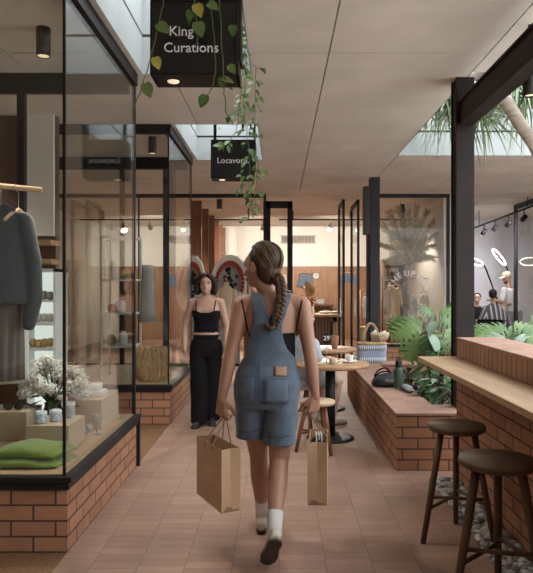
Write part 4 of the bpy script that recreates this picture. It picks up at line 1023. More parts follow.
vine([g(236, -80, Yw), g(238, 0, Yw), g(241, 40, Yw), g(243, 75, Yw)], [], 'pale feathery vine hanging right beside the nearer sign', 130, (.022, .04), ('leaf_grey', 'leaf_light'), .04)
vine([g(256, 60, 4.9), g(255, 105, 4.85), g(255, 140, 4.8), g(258, 165, 4.8), g(254, 200, 4.8)], [], 'sparse leafy vine hanging at the right edge of the further sign', 50, (.03, .06), spread=.07)
vine([g(213, 60, 7.2), g(216, 128, 7.2)], [], 'wisp of vine above the further sign', 8, (.04, .06))

# ------------------------------------------------------------------ far shop furnishings
mos = []
def ring(cx, cy, rx, ry, tilt, label, Y_):
    t = thing('mosaic_ring', label, 'mosaic', P(cx, cy+ry+4, Y_), 'large oval mosaic rings in the far shop window')
    c_ = P(cx, cy, Y_); k = Y_/F
    def pt(a, s_, dy=0): 
        x, z = math.cos(a)*rx*k*s_, math.sin(a)*ry*k*s_
        return c_+V((x*math.cos(tilt)-z*math.sin(tilt), dy, x*math.sin(tilt)+z*math.cos(tilt)))
    def band(s0, s1, d0, d1, n=60, gap=0, a0=0, a1=2*PI):
        mb = MB()
        for i in range(n):
            a = a0+(a1-a0)*(i+gap)/n; b_ = a0+(a1-a0)*(i+1-gap)/n
            mb.add([pt(a, s0, d0), pt(b_, s0, d0), pt(b_, s1, d0), pt(a, s1, d0), pt(a, s0, d1), pt(b_, s0, d1), pt(b_, s1, d1), pt(a, s1, d1)],
                   [(0, 1, 2, 3), (7, 6, 5, 4), (0, 4, 5, 1), (1, 5, 6, 2), (2, 6, 7, 3), (3, 7, 4, 0)])
        return mb
    band(.80, 1.0, 0, .05, 72).build('outer_band', 'mosaic_white', t)
    band(.58, .80, .015, .05, 72).build('inner_band', 'mosaic_white', t)
    band(.59, .79, -.005, .02, 20, .05, -.45, PI+.45).build('red_tiles', 'mosaic_red', t)
    mb = MB(); n = 48; mb.add([pt(2*PI*i/n, .585, .04) for i in range(n)]+[pt(2*PI*i/n, .585, .05) for i in range(n)], [tuple(range(n)), tuple(range(2*n-1, n-1, -1))]); mb.build('pale_centre', 'concrete_pale', t)
    mb = MB()
    for i in range(26):
        a, s_ = random.uniform(0, 6.28), random.uniform(.1, .5); p = pt(a, s_, .03); z_ = random.uniform(.02, .035); mb.box((p.x-z_, p.y, p.z-z_), (p.x+z_, p.y+.012, p.z+z_), Matrix.Rotation(random.uniform(0, 1.5), 3, 'Y'))
    mb.build('dark_tiles', 'steel_grey', t)
    mb = MB(); b_ = P(cx, cy+ry, Y_); mb.box((b_.x-.2, Y_, 0), (b_.x+.2, Y_+.05, b_.z+.03)); mb.build('stand', 'concrete_pale', t)
ring(229.5, 283, 19, 28.5, -.06, 'mosaic ring with red tile arch to the right of the smiling woman', 11.75)
ring(190, 284, 14.5, 28.5, -.12, 'mosaic ring with red tile arch to the left of the smiling woman', 11.75)
# dress form with cream top
p = P(226, 300, 11.55)
t = thing('dress_form', 'shop dress form wearing a cream knitted top beside the mosaic ring', 'mannequin', (p.x, 11.55, 0))
mb = MB(); mb.loft([(V((p.x, 11.55, z)), rx, ry, 0) for z, rx, ry in ((.80, .13, .10), (.95, .15, .11), (1.1, .12, .09), (1.3, .16, .10), (1.42, .15, .08), (1.50, .06, .05), (1.56, .05, .05))], 24); mb.fuse('torso', 'cream_knit', t, .02, 2)
mb = MB()
for s in (-1, 1): mb.cap((p.x+s*.15, 11.55, 1.38), (p.x+s*.20, 11.53, 1.12), .06, .05)
mb.build('sleeves', 'cream_knit', t)
mb = MB(); mb.tube([(p.x, 11.55, 0), (p.x, 11.55, .82)], .015); mb.lathe((p.x, 11.55, 0), [(.16, 0), (.15, .02), (.02, .04)], 20); mb.lathe((p.x, 11.55, 1.55), [(.04, 0), (.03, .05), (.01, .09)], 16); mb.build('stand', 'wood_leg', t)
# clock, shorts, garments on the timber wall
Yb = 17.44
c_ = P(316, 275.8, Yb)
t = thing('wall_clock', 'small round white clock on the timber wall', 'clock', c_)
mb = MB(); mb.tube([c_, c_+V((0, -.05, 0))], .098, 32, smooth=False); mb.build('clock_case', 'black_metal', t)
mb = MB(); mb.tube([c_+V((0, -.05, 0)), c_+V((0, -.055, 0))], .085, 32, smooth=False); mb.build('clock_dial', 'clock_face', t)
mb = MB(); mb.box((c_.x-.005, c_.y-.062, c_.z), (c_.x+.005, c_.y-.056, c_.z+.075)); mb.box((c_.x, c_.y-.062, c_.z-.005), (c_.x+.05, c_.y-.056, c_.z+.005)); mb.build('hands', 'black_metal', t)
def wall_garment(px0, px1, py0, py1, Y_, poly, m, name, label, cat, group=None, th=.07):
    a_, b_ = P(px0, py1, Y_), P(px1, py0, Y_); w_, h_ = b_.x-a_.x, b_.z-a_.z
    t = thing(name, label, cat, ((a_.x+b_.x)/2, Y_, a_.z), group)
    mb = MB(); mb.prism([(x*w_, z*h_) for x, z in poly], a_, (1, 0, 0), (0, 0, 1), (0, th, 0)); mb.build('cloth', m, t, bevel=.02)
    mb = MB(); cx_ = (a_.x+b_.x)/2; mb.tube([(cx_-w_*.4, Y_+th/2, b_.z+.01), (cx_, Y_+th/2, b_.z+.05), (cx_+w_*.4, Y_+th/2, b_.z+.01)], .01, 6); mb.build('hanger', 'wood_shelf', t)
    mb = MB(); mb.tube([(cx_, Y_+th/2, b_.z+.05), (cx_, Y_+th/2+.03, b_.z+.11), (cx_, Y_+th, b_.z+.12)], .006, 6); mb.build('hook', 'chrome', t)
    return t
SH = [(.18, 1), (.82, 1), (1, .1), (.56, 0), (.5, .45), (.44, 0), (0, .1)]
SHIRT = [(.35, 1), (.5, .95), (.65, 1), (.85, .92), (1, .55), (.86, .48), (.8, .62), (.8, 0), (.2, 0), (.2, .62), (.14, .48), (0, .55), (.15, .92)]
DRESS = [(.3, 1), (.7, 1), (.75, .6), (1, 0), (0, 0), (.25, .6)]
wall_garment(297, 313.5, 274, 287.5, 17.36, SH, 'denim', 'hanging_shorts', 'pale denim shorts hanging on the timber wall beside the clock', 'shorts')
wall_garment(281.5, 287.3, 274, 294, 17.36, SHIRT, 'sand_cloth', 'blouse', 'pale blouse hanging on the timber wall left of the black door post', 'blouse')
wall_garment(339.5, 357, 274, 283, 17.36, SH, 'denim', 'hanging_shorts', 'denim shorts hanging on the timber wall behind the folded door leaves', 'shorts')
# counter with flowers
t = thing('shop_counter', 'timber topped shop counter with a ribbed terracotta front', 'counter', (.85, 12.6, 0))
x0, x1, zc = .0, 1.08, PZ(314, 12.4)
mb = MB(); mb.box((x0, 12.3, 0), (PX(331, 12.3), 13.0, zc-.05)); mb.build('counter_body', 'slat_terracotta', t)
mb = MB(); mb.box((x0-.05, 12.2, zc-.05), (x1+.12, 13.05, zc)); mb.build('counter_top', 'wood_table', t, bevel=.004)
mb = MB(); mb.box((PX(331, 12.3), 12.5, zc-.16), (x1+.1, 12.95, zc-.05)); mb.box((x1, 12.5, 0), (x1+.1, 12.95, zc-.05)); mb.build('counter_return', 'wood_pale', t)
mb = MB(); mb.box((PX(313, 17), 17.0, PZ(306, 17)), (PX(334, 17), 17.45, PZ(304.6, 17))); solo(mb, 'wall_ledge', 'wood_dark_panel', 'short dark shelf on the timber wall below the clock', 'shelf', (PX(323, 17), 17.2, PZ(306, 17)))
mb = MB(); mb.box((PX(314, 17), 17.1, PZ(304.6, 17)), (PX(324.5, 17), 17.3, PZ(299, 17))); solo(mb, 'folded_towel', 'grey_fabric', 'folded pale grey towel on the dark wall shelf', 'towel', (PX(319, 17), 17.2, PZ(304.6, 17)), bevel=.03)
fx, fy = PX(311, 12.4), 12.5
t = thing('counter_flowers', 'vase of peach and dried flowers on the shop counter', 'flowers', (fx, fy, zc))
mb = MB(); mb.lathe((fx, fy, zc), [(.06, 0), (.075, .05), (.06, .14), (.05, .15), (.001, .1)], 20); mb.build('vase', 'porcelain', t)
mb = MB(); m2 = MB(); st = MB()
for k in range(26):
    d = V((random.gauss(0, .09), random.gauss(0, .07), random.uniform(.18, .34))); q_ = V((fx, fy, zc))+d; st.tube([V((fx, fy, zc+.12)), q_], .004, 5)
    random.choice((mb, m2)).ell(q_, (.032, .032, .026), None, 8, 5)
mb.build('blossoms', 'peach', t); m2.build('orange_blossoms', 'orange', t); st.build('stems', 'leaf_mid', t)
t = thing('dried_bouquet', 'tall bundle of dried brown grasses behind the counter flowers', 'dried flowers', (fx+.02, 12.85, zc))
mb = MB(); mb.lathe((fx+.02, 12.85, zc), [(.06, 0), (.07, .1), (.06, .2), (.05, .2), (.001, .1)], 18); mb.build('vase', 'peach', t)
mb = MB()
for k in range(60):
    e = V((fx+.02+random.gauss(0, .06), 12.85+random.gauss(0, .06), zc+random.uniform(.45, .68))); mb.tube([V((fx+.02, 12.85, zc+.1)), e], [.004, .014], 5)
mb.build('grasses', 'raffia', t)
for k, (px, m, lab) in enumerate(((325, 'paper', 'loose pale papers on the shop counter'), (336, 'sand_cloth', 'sand coloured folded cloth on the shop counter beside the door leaves'))):
    x = PX(px, 12.45); mb = MB(); mb.ell((x, 12.5, zc+.03), (.13, .10, .03)); mb.ell((x+.05, 12.45, zc+.045), (.08, .07, .02)); solo(mb, 'folded_cloth', m, lab, 'cloth', (x, 12.5, zc), 'soft goods on the shop counter')
# garments at the window right of the doors
def hang(px0, px1, py0, py1, Y_, m, label, poly=SHIRT, group='clothes on the rail in the lettered window'):
    return wall_garment(px0, px1, py0, py1, Y_, poly, m, 'hanging_garment', label, 'garment', group, .09)
t = thing('garment_rack', 'thin black garment rack behind the lettered window', 'rack', (PX(400, 12.8), 12.85, 0))
xa, xb, zr = PX(383, 12.8), PX(438, 12.8), PZ(286, 12.8)+.16
mb = MB(); mb.tube([(xa, 12.85, 0), (xa, 12.85, zr), (xb, 12.85, zr), (xb, 12.85, 0)], .016, 8); mb.build('rail', 'black_metal', t)
mb = MB(); mb.box((xa-.03, 12.6, 0), (xa+.03, 13.1, .03)); mb.box((xb-.03, 12.6, 0), (xb+.03, 13.1, .03)); mb.build('foot', 'black_metal', t)
hang(384, 394, 288, 330, 12.78, 'sand_cloth', 'sand coloured garment, leftmost on the rack behind the lettering'); hang(390, 403, 287, 326, 12.70, 'cream_knit', 'cream top second from the left on the rack'); hang(399, 410, 288, 330, 12.8, 'taupe_cloth', 'taupe garment in the middle of the rack')
hang(411, 418, 298, 325, 12.72, 'pale_blue', 'pale blue garment right of the middle of the rack'); hang(419, 430, 294, 325, 12.8, 'white_fabric', 'white garment at the right end of the rack')
t = thing('wall_shelving', 'brown timber shelving full of goods behind the lettered window', 'shelving', (2.7, 15, 0))
Ys = 15.2; xs0, xs1 = PX(383, Ys), PX(436, Ys)
mb = MB(); mb.box((xs0, Ys+.35, 0), (xs1, Ys+.4, PZ(259, Ys))); mb.build('back_panel', 'wood_panel', t)
for py in (264, 276, 290, 306):
    mb = MB(); mb.box((xs0, Ys, PZ(py, Ys)-.03), (xs1, Ys+.35, PZ(py, Ys))); mb.build('shelf', 'wood_table', t)
mb = MB()
for x in (xs0, (xs0+xs1)/2, xs1-.04): mb.box((x, Ys, 0), (x+.04, Ys+.35, PZ(259, Ys)))
mb.build('upright', 'wood_table', t)
gd = 'goods on the timber shelving'; cols = ['wood_dark_panel', 'sand_cloth', 'taupe_cloth', 'mustard', 'white_fabric', 'terracotta']; cn = ['dark brown', 'sand coloured', 'taupe', 'ochre', 'white', 'rust brown']
for r_, (py, lv_) in enumerate(((276, 'upper'), (290, 'middle'), (306, 'lower'))):
    for k in range(6):
        ci = (k*2+r_*3+k//3) % 6; x = xs0+.14+(xs1-xs0-.2)*k/6; z = PZ(py, Ys); mb = MB(); hh = random.uniform(.12, .24)
        mb.box((x, Ys+.03, z), (x+.14, Ys+.3, z+hh)); solo(mb, 'shelf_box', cols[ci], f'{cn[ci]} pack, {["first","second","third","fourth","fifth","sixth"][k]} from the left on the {lv_} shelf behind the lettering', 'pack', (x+.07, Ys+.16, z), gd, bevel=.02)
t = thing('hat_stand', 'timber display box with a dark hat and glasses in the lettered window', 'display', (PX(392, 12.2), 12.3, 1.55))
a_, b_ = P(386, 281, 12.2), P(399, 268, 12.2)
mb = MB(); mb.box((a_.x, 12.25, a_.z), (b_.x, 12.29, b_.z)); mb.box((a_.x, 12.0, a_.z), (b_.x, 12.29, a_.z+.02)); mb.box((a_.x+.11, 12.25, .0), (a_.x+.15, 12.29, a_.z)); mb.build('box', 'wood_table', t)
mb = MB(); c_ = P(393.5, 274, 12.1); mb.lathe((c_.x, 12.12, a_.z+.10), [(.12, 0), (.12, .008), (.065, .02), (.06, .08), (.04, .1), (.001, .1)], 20); mb.tube([(c_.x, 12.12, a_.z), (c_.x, 12.12, a_.z+.12)], .012); mb.build('hat', 'vase_dark', t)
# clothes beside the grey column, inside the entrance
hang(362.5, 368.5, 296, 318, 13.0, 'white_fabric', 'white top hanging beside the grey column', SHIRT, 'clothes hanging by the entrance'); hang(366, 371, 300, 318, 13.15, 'peach', 'peach top hanging just behind the grey column', SHIRT, 'clothes hanging by the entrance')
t = thing('entrance_rack', 'slim timber rack with clothes beside the grey column', 'rack', (PX(367, 13.1), 13.1, 0))
zr = PZ(296, 13)+.13; mb = MB(); mb.tube([(PX(360, 13.1), 13.1, 0), (PX(360, 13.1), 13.1, zr), (PX(376, 13.1), 13.1, zr), (PX(376, 13.1), 13.1, 0)], .014, 8); mb.build('rail', 'wood_shelf', t)
mb = MB(); mb.box((PX(360, 13.1)-.02, 12.95, 0), (PX(376, 13.1)+.02, 13.25, .02)); mb.build('base', 'wood_shelf', t)
# stacked wicker baskets seen right of the doors
c_ = P(367, 331, 11.9)
for k, lab in enumerate(('lower wicker basket beside the grey column', 'upper wicker basket beside the grey column')):
    mb = MB(); z = k*.36; mb.lathe((c_.x, 11.95, z), [(.15, 0), (.18, .15), (.17, .34), (.15, .35), (.001, .3)], 22); solo(mb, 'wicker_basket', 'raffia', lab, 'basket', (c_.x, 11.95, z), 'wicker baskets by the entrance')
# ------------------------------------------------------------------ people
def frame(f, u=(0, 0, 1)):
    f = V(f).normalized(); s = f.cross(V(u)).normalized(); u2 = s.cross(f).normalized()
    return Matrix((s, f, u2)).transposed()      # columns: right-hand side, forward, up
def add_hand(mb, w_, d, n, t, k=1.0, curl=(.35, .75, 1.1), thumb=.5):
    w_, d, n, t = V(w_), V(d).normalized(), V(n), V(t)
    n = (n-d*n.dot(d)).normalized(); t = (t-d*t.dot(d)-n*t.dot(n)).normalized()
    offs = (.030, .0105, -.0095, -.028); lens = (.070, .078, .072, .056); ml = (.088, .09, .085, .078)
    for o_, L_, m_ in zip(offs, lens, ml):
        kn = w_+d*m_*k+t*o_*k
        mb.cap(w_+t*o_*.55*k+d*.008*k, kn, .0145*k, .0115*k, 10)
        p = kn; r = .0098*k
        for part, c in zip((.45, .30, .25), curl):
            a = c*(1+.12*(offs.index(o_)))
            dd = d*math.cos(a)+n*math.sin(a); q_ = p+dd*L_*part*k; mb.cap(p, q_, r, r*.9, 10); p = q_; r *= .9
    b_ = w_+d*.022*k+t*.024*k
    m1 = b_+(d*.55+t*.65+n*.45*thumb).normalized()*.042*k; m2 = m1+(d*.85+t*.15+n*.6*thumb).normalized()*.032*k; m3 = m2+(d*.9-t*.1+n*.7*thumb).normalized()*.024*k
    mb.chain([b_, m1, m2, m3], [.015*k, .0115*k, .0105*k, .0085*k], 10)
def add_head(mb, c, R, k=1.0, ears=True):
    c = V(c); E = lambda p, r: mb.ell(c+R @ (V(p)*k), tuple(x*k for x in r), R, 18, 12)
    E((0, -.012, .028), (.076, .096, .088)); E((0, .022, -.028), (.062, .070, .070)); E((0, .042, -.082), (.036, .042, .030))
    E((0, .060, .030), (.056, .030, .040)); E((-.036, .052, -.022), (.026, .026, .024)); E((.036, .052, -.022), (.026, .026, .024))
    mb.chain([c+R @ (V((0, .088, .012))*k), c+R @ (V((0, .104, -.018))*k), c+R @ (V((0, .110, -.030))*k)], [.009*k, .011*k, .0135*k], 10)
    E((0, .099, -.032), (.019, .012, .010)); E((0, .084, -.062), (.026, .012, .011))
    if ears:
        for s in (-1, 1): E((s*.077, -.008, -.004), (.010, .019, .031))
def add_face(t, c, R, k=1.0, smile=.006, hair='hair_dark', brow=True):
    c = V(c); W = lambda p: c+R @ (V(p)*k)
    for s in (-1, 1):
        mb = MB(); mb.ell(W((s*.031, .081, .009)), (.0125*k, .009*k, .0058*k), R, 12, 8); e = mb.build('eye', 'eye_white', t)
        mb = MB(); mb.ell(W((s*.031, .0868, .009)), (.0058*k, .0042*k, .0054*k), R, 10, 8); mb.build('iris', 'eye_dark', e)
        mb = MB(); mb.tube([W((s*.047, .079, .0125)), W((s*.040, .086, .0165)), W((s*.031, .0885, .017)), W((s*.020, .087, .0125))], [.002*k, .003*k, .003*k, .0018*k], 6); mb.build('lash_line', 'eye_dark', e)
        if brow:
            mb = MB(); mb.tube([W((s*.052, .074, .027)), W((s*.038, .088, .033)), W((s*.016, .092, .028))], [.002*k, .0035*k, .004*k], 6); mb.build('eyebrow', hair, t)
    n = 11; mid = []; wd = .026+smile*.9
    for i in range(n):
        a = -1+2*i/(n-1); mid.append(W((a*wd, .099-.016*a*a, -.062-smile*.6+smile*1.3*a*a)))
    g_ = .0035+smile*.35
    mb = MB(); mb.tube([p+R @ V((0, -.001, g_*k*(1-(abs(-1+2*i/(n-1)))**2))) for i, p in enumerate(mid)], [.0015*k]+[.0032*k]*(n-2)+[.0015*k], 8); mb.tube([p+R @ V((0, -.001, -g_*1.25*k*(1-(abs(-1+2*i/(n-1)))**2))) for i, p in enumerate(mid)], [.0015*k]+[.004*k]*(n-2)+[.0015*k], 8); mb.build('lips', 'lip', t)
    if smile > .008:
        mb = MB(); mb.tube([p+R @ V((0, -.002, 0)) for p in mid[1:-1]], [.001]+[.0045*k]*(n-4)+[.001], 8); mb.build('teeth', 'teeth', t)
def add_shoe(t, ankle, f, u=(0, 0, 1), k=1.0, up='shoe_white', sole='shoe_sole', gum=None, h_=.085):
    R = frame(f, u); a_ = V(ankle); o = a_-R @ V((0, 0, h_))
    W = lambda x, y, z: o+R @ (V((x, y, z))*k)
    out = [(-.030, -.062), (-.040, -.03), (-.036, .04), (-.047, .11), (-.038, .165), (-.010, .19), (.020, .185), (.042, .15), (.046, .10), (.034, .03), (.038, -.03), (.028, -.062), (0, -.075)]
    mb = MB()
    mb.ell(W(0, .105, .038), (.042*k, .078*k, .030*k), R); mb.ell(W(0, -.02, .045), (.036*k, .050*k, .042*k), R); mb.cap(W(0, -.015, .05), W(0, .09, .042), .036*k, .036*k); mb.cap(W(0, -.005, .06), W(0, -.003, .088), .038*k, .038*k)
    mb.fuse('shoe', up, t, .007, 3)
    mb = MB(); mb.prism([(x*k, y*k) for x, y in out], W(0, 0, 0), R @ V((1, 0, 0)), R @ V((0, 1, 0)), R @ V((0, 0, .012*k))); mb.build('outsole', sole, t, bevel=.003)
    mb = MB(); mb.prism([(x*k*1.02, y*k*1.01) for x, y in out], W(0, 0, .012), R @ V((1, 0, 0)), R @ V((0, 1, 0)), R @ V((0, 0, .016*k))); mb.build('midsole', gum or up, t, bevel=.004)
def torso_rings(hip, neck, rows, yaw=0):
    out = []
    for z, rx, ry, dy in rows:
        a = (z-hip[2])/(neck[2]-hip[2]); out.append((V((hip[0]+(neck[0]-hip[0])*a, hip[1]+(neck[1]-hip[1])*a+dy, z)), rx, ry, yaw))
    return out
def shell(body, name, m, parent, pred, off=.006, th=.004, smooth=2):
    me = body.data; o_ = wloc(body); vm = {}; vs = []; fs = []
    for p in me.polygons:
        if pred(p.center+o_, p.normal):
            f = []
            for vi in p.vertices:
                if vi not in vm:
                    v_ = me.vertices[vi]; vm[vi] = len(vs); vs.append(v_.co+o_+v_.normal*off)
                f.append(vm[vi])
            fs.append(tuple(f))
    mb = MB(); mb.add(vs, fs, True); ob = mb.build(name, m, parent)
    if smooth:
        q_ = ob.modifiers.new('s', 'SMOOTH'); q_.iterations = smooth; q_.factor = .5
    q_ = ob.modifiers.new('t', 'SOLIDIFY'); q_.thickness = th; q_.offset = 0
    return ob
def inpoly(x, z, poly):
    r = False; n = len(poly)
    for i in range(n):
        x0, z0 = poly[i]; x1, z1 = poly[(i+1) % n]
        if (z0 > z) != (z1 > z) and x < (x1-x0)*(z-z0)/(z1-z0)+x0: r = not r
    return r

# ---- the woman walking away with two paper bags
W1 = thing('person', 'woman seen from behind in denim dungaree shorts carrying two paper bags', 'person', (-.06, 3.45, 0))
Y0 = 3.42
hd = P(260.5, 267, Y0); Rh = frame((-.80, .60, -.06))
LS, RS = V((-.208, Y0, 1.352)), V((.128, Y0, 1.352))
LE, RE = V((-.268, Y0-.03, 1.07)), V((.172, Y0-.03, 1.07))
LW, RW = V((-.312, Y0-.04, .845)), V((.198, Y0-.02, .86))
LH, RH = V((-.142, Y0, .88)), V((.018, Y0, .88))
LK, RK = V((-.118, 3.58, .49)), V((.000, 3.43, .50))
LA, RA = V((-.100, 3.705, .10)), V((-.026, 3.165, .205))
mb = MB()
mb.loft(torso_rings((-.062, Y0, .9), (-.042, Y0, 1.43), [(.80, .12, .09, 0), (.86, .160, .112, 0), (.92, .168, .118, -.008), (1.0, .150, .104, 0), (1.08, .140, .092, .004), (1.16, .142, .094, .008), (1.24, .148, .098, .012), (1.32, .152, .092, .008), (1.37, .148, .074, 0), (1.405, .105, .058, 0), (1.43, .06, .05, .002)]), 32)
mb.cap((-.045, Y0+.004, 1.40), hd+V((.006, -.012, -.07)), .052, .050)
mb.cap((-.05, Y0-.005, 1.395), LS+V((.015, 0, .012)), .046, .048); mb.cap((-.04, Y0-.005, 1.395), RS+V((-.015, 0, .012)), .046, .048)
for s_, e_, w_ in ((LS, LE, LW), (RS, RE, RW)):
    mb.chain([s_, s_.lerp(e_, .5), e_], [.050, .043, .036]); mb.chain([e_, e_.lerp(w_, .35), w_], [.037, .037, .025])
for h_, k_, a_ in ((LH, LK, LA), (RH, RK, RA)):
    mb.chain([h_, h_.lerp(k_, .5), k_], [.088, .076, .055])
    cm = k_.lerp(a_, .32)+V((0, -.014, .006)); mb.chain([k_, cm, k_.lerp(a_, .7)+V((0, -.004, 0)), a_], [.052, .056, .041, .032])
add_head(mb, hd, Rh, 1.0)
add_hand(mb, LW, (-.02, .02, -1), (.5, .85, 0), (.85, .45, 0), 1.0, (.7, 1.75, 2.7), .9)
add_hand(mb, RW, (-.10, .05, -1), (-.5, .85, 0), (-.85, .45, 0), 1.0, (.7, 1.75, 2.7), .9)
body1 = mb.fuse('body', 'skin', W1, .0055, 4)
add_face(W1, hd, Rh, 1.0, .003, 'hair_brown')
# camisole and straps, dungarees
PXY = lambda px, py: (PX(px, Y0), PZ(py, Y0))
def armx(c): return (LS.x+(-.02 if c.z > 1.25 else .0)+.045 < c.x < RS.x-.045)
shell(body1, 'camisole', 'black_cloth', W1, lambda c, n: .98 < c.z < PZ(332.5, Y0)+(0 if n.y < 0 else .04) and armx(c), .004, .004)
bvb = BVHTree.FromPolygons([v_.co+wloc(body1) for v_ in body1.data.vertices], [tuple(p.vertices) for p in body1.data.polygons])
for xa, xb in ((242, 248.2), (302, 295.3)):
    q_ = []
    for k in range(9):
        o_ = P(xa+(xb-xa)*k/8, 301+32*k/8, 2.9); d_ = (P(xa+(xb-xa)*k/8, 301+32*k/8, 3.6)-o_).normalized(); h_ = bvb.ray_cast(o_, d_)
        if h_[0]: q_.append(h_[0]-d_*.002)
    f_ = []
    for k in range(7):
        o_ = V((PX(xa, Y0)+(.02 if xa < 270 else -.02)*k/6, 4.2, 1.385-.15*k/6)); h_ = bvb.ray_cast(o_, V((0, -1, 0)))
        if h_[0]: f_.append(h_[0]+V((0, .002, 0)))
    t_ = bvb.ray_cast(V((PX(xa, Y0), Y0, 1.425)), V((0, 0, -1)))[0]
    mb = MB(); mb.tube(list(reversed(f_))+[t_+V((0, 0, .002))]+q_, .0042, 6); mb.build('camisole_strap', 'black_cloth', W1)
bib = [PXY(*p) for p in ((232, 372), (240, 360), (244, 353), (247.5, 346), (251.5, 335), (254, 322), (281, 322), (282, 335), (285, 346), (290, 353), (294, 360), (299, 372))]
shell(body1, 'bib', 'denim', W1, lambda c, n: inpoly(c.x, c.z, bib) and n.y < .35 and c.y < Y0+.06 and armx(c), .013, .006, 6)
shell(body1, 'front_bib', 'denim', W1, lambda c, n: 1.0 < c.z < 1.29 and abs(c.x+.05) < .10 and n.y > .3, .013, .006, 6)
for pts in (((252, 294), (262, 294), (272, 325), (256, 325)), ((281.5, 294), (291, 296), (281, 325), (266, 325))):
    poly = [PXY(*p) for p in pts]
    shell(body1, 'shoulder_strap', 'denim', W1, lambda c, n, poly=poly: (inpoly(c.x, c.z, poly) and c.y < Y0+.03) or (c.y >= Y0-.02 and 1.27 < c.z < 1.44 and poly[0][0] < c.x < poly[1][0] and abs(c.x-hd.x) > .03), .012, .006, 4)
mb = MB()
mb.loft(torso_rings((-.066, Y0, .9), (-.05, Y0, 1.43), [(.80, .168, .125, 0), (.86, .182, .138, -.006), (.92, .186, .142, -.01), (.98, .176, .132, -.006), (1.03, .156, .114, 0), (1.06, .141, .100, 0), (1.075, .130, .092, 0)]), 32)
def legtube(a_, b_, r0, r1, n=7):
    rs_ = []
    for i in range(n):
        k = i/(n-1); c = a_.lerp(b_, k); rs_.append((c, r0[0]+(r1[0]-r0[0])*k+.003*math.sin(i*2.3), r0[1]+(r1[1]-r0[1])*k, 0))
    rs_.reverse(); return rs_
mb.loft(legtube(V((-.158, Y0, .90)), V((-.158, 3.50, .612)), (.092, .125), (.086, .105)), 24)
mb.loft(legtube(V((.022, Y0, .90)), V((.002, 3.415, .598)), (.092, .125), (.091, .108)), 24)
mb.fuse('shorts', 'denim', W1, .0075, 3)
sh_ = [o for o in W1.children if o.name.startswith('shorts')][0]
sh_.data.materials[0] = M['denim']
# pockets, patch, hems
bv = BVHTree.FromPolygons([v_.co+wloc(sh_) for v_ in sh_.data.vertices], [tuple(p.vertices) for p in sh_.data.polygons])
def on_back(px, py, off=.004):
    o = P(px, py, 2.9); d = (P(px, py, 3.6)-o).normalized(); h_ = bv.ray_cast(o, d)
    return (h_[0]-d*off) if h_[0] else P(px, py, 3.3)
def patch(px0, py0, px1, py1, name, m, n=5, bend=0):
    mb = MB(); vs = [on_back(px0+(px1-px0)*i/n, py0+(py1-py0)*j/n) for i in range(n+1) for j in range(n+1)]
    mb.add(vs, [(i*(n+1)+j, (i+1)*(n+1)+j, (i+1)*(n+1)+j+1, i*(n+1)+j+1) for i in range(n) for j in range(n)], True)
    return mb.build(name, m, W1, solid=.004)
patch(274.5, 366.5, 286.5, 376, 'leather_patch', 'leather_tan')
patch(263.5, 380, 289, 404, 'back_pocket', 'denim'); patch(236.5, 378, 254, 403, 'back_pocket', 'denim')
mb = MB()
for pts in ([(263.5, 380), (289, 380)], [(263.5, 382.5), (289, 382.5)], [(236.5, 378), (254, 379)], [(236.5, 380.5), (254, 381.5)], [(263.5, 380), (264, 404)], [(289, 380), (288, 403)], [(263.8, 404), (276, 408), (288, 403)], [(254, 379), (254, 402)], [(259, 352), (259.5, 380), (261, 410), (263, 428)], [(237, 430), (250, 432), (261, 429)], [(265, 436.5), (280, 437.5), (294, 435)]):
    q_ = []
    for i in range(len(pts)-1):
        for k in range(6): q_.append(on_back(pts[i][0]+(pts[i+1][0]-pts[i][0])*k/6, pts[i][1]+(pts[i+1][1]-pts[i][1])*k/6, .005))
    q_.append(on_back(*pts[-1], .005)); mb.tube(q_, .0022, 5)
mb.build('stitched_seams', 'denim_seam', W1)
# socks and shoes
for a_, k_, f_, u_ in ((LA, LK, (0.04, 1, 0), (0, 0, 1)), (RA, RK, (-.22, .62, -.76), (0, .76, .62))):
    mb = MB(); d = (k_-a_).normalized(); mb.tube([a_-d*.02, a_+d*.03, a_+d*.10, a_+d*.105], [.042, .040, .0425, .041], 20); mb.build('sock', 'white_fabric', W1)
    add_shoe(W1, a_, f_, u_, .96, 'shoe_white', 'shoe_sole', 'shoe_gum')
# hair with braid
mb = MB(); mb.ell(hd+Rh @ V((0, -.036, .042)), (.086, .098, .094), Rh); mb.ell(hd+Rh @ V((.0, -.055, -.03)), (.070, .066, .075), Rh); mb.ell(hd+Rh @ V((.04, -.055, -.055)), (.045, .05, .05), Rh)
hair = mb.fuse('hair', 'hair_brown', W1, .007, 4)
gat = P(278.5, 281, Y0-.085)
mb = MB(); hc_ = hd+Rh @ V((0, -.036, .042))
for k in range(150):
    a_ = random.uniform(-2.6, 2.6); el = random.uniform(.85 if abs(a_) < 1.1 else .25, 1.35)
    d0 = Rh @ V((math.sin(a_)*math.cos(el), math.cos(a_)*math.cos(el) if True else 0, math.sin(el)))
    st = d0.normalized(); en = (gat-hc_).normalized(); pts = []
    for i in range(9):
        q_ = st.lerp(en, i/8).normalized(); l_ = Rh.transposed() @ q_
        r = 1/math.sqrt((l_.x/.089)**2+(l_.y/.101)**2+(l_.z/.097)**2); 
        if l_.z < -.3: r = max(r, .098)
        pts.append(hc_+q_*r*random.uniform(.995, 1.02))
    pts.append(gat+V((random.gauss(0, .012), random.gauss(0, .006), random.gauss(0, .01))))
    mb.tube(pts, [.003]+[.0048]*8+[.004], 5)
for px0, px1 in ((249, 247), (251, 250), (248, 245.5)):
    mb.tube([P(252, 256, Y0+.02), P(px0, 272, Y0+.05), P(px1+2, 290, Y0+.04), P(px1, 304, Y0+.02)], [.003, .003, .0025, .001], 5)
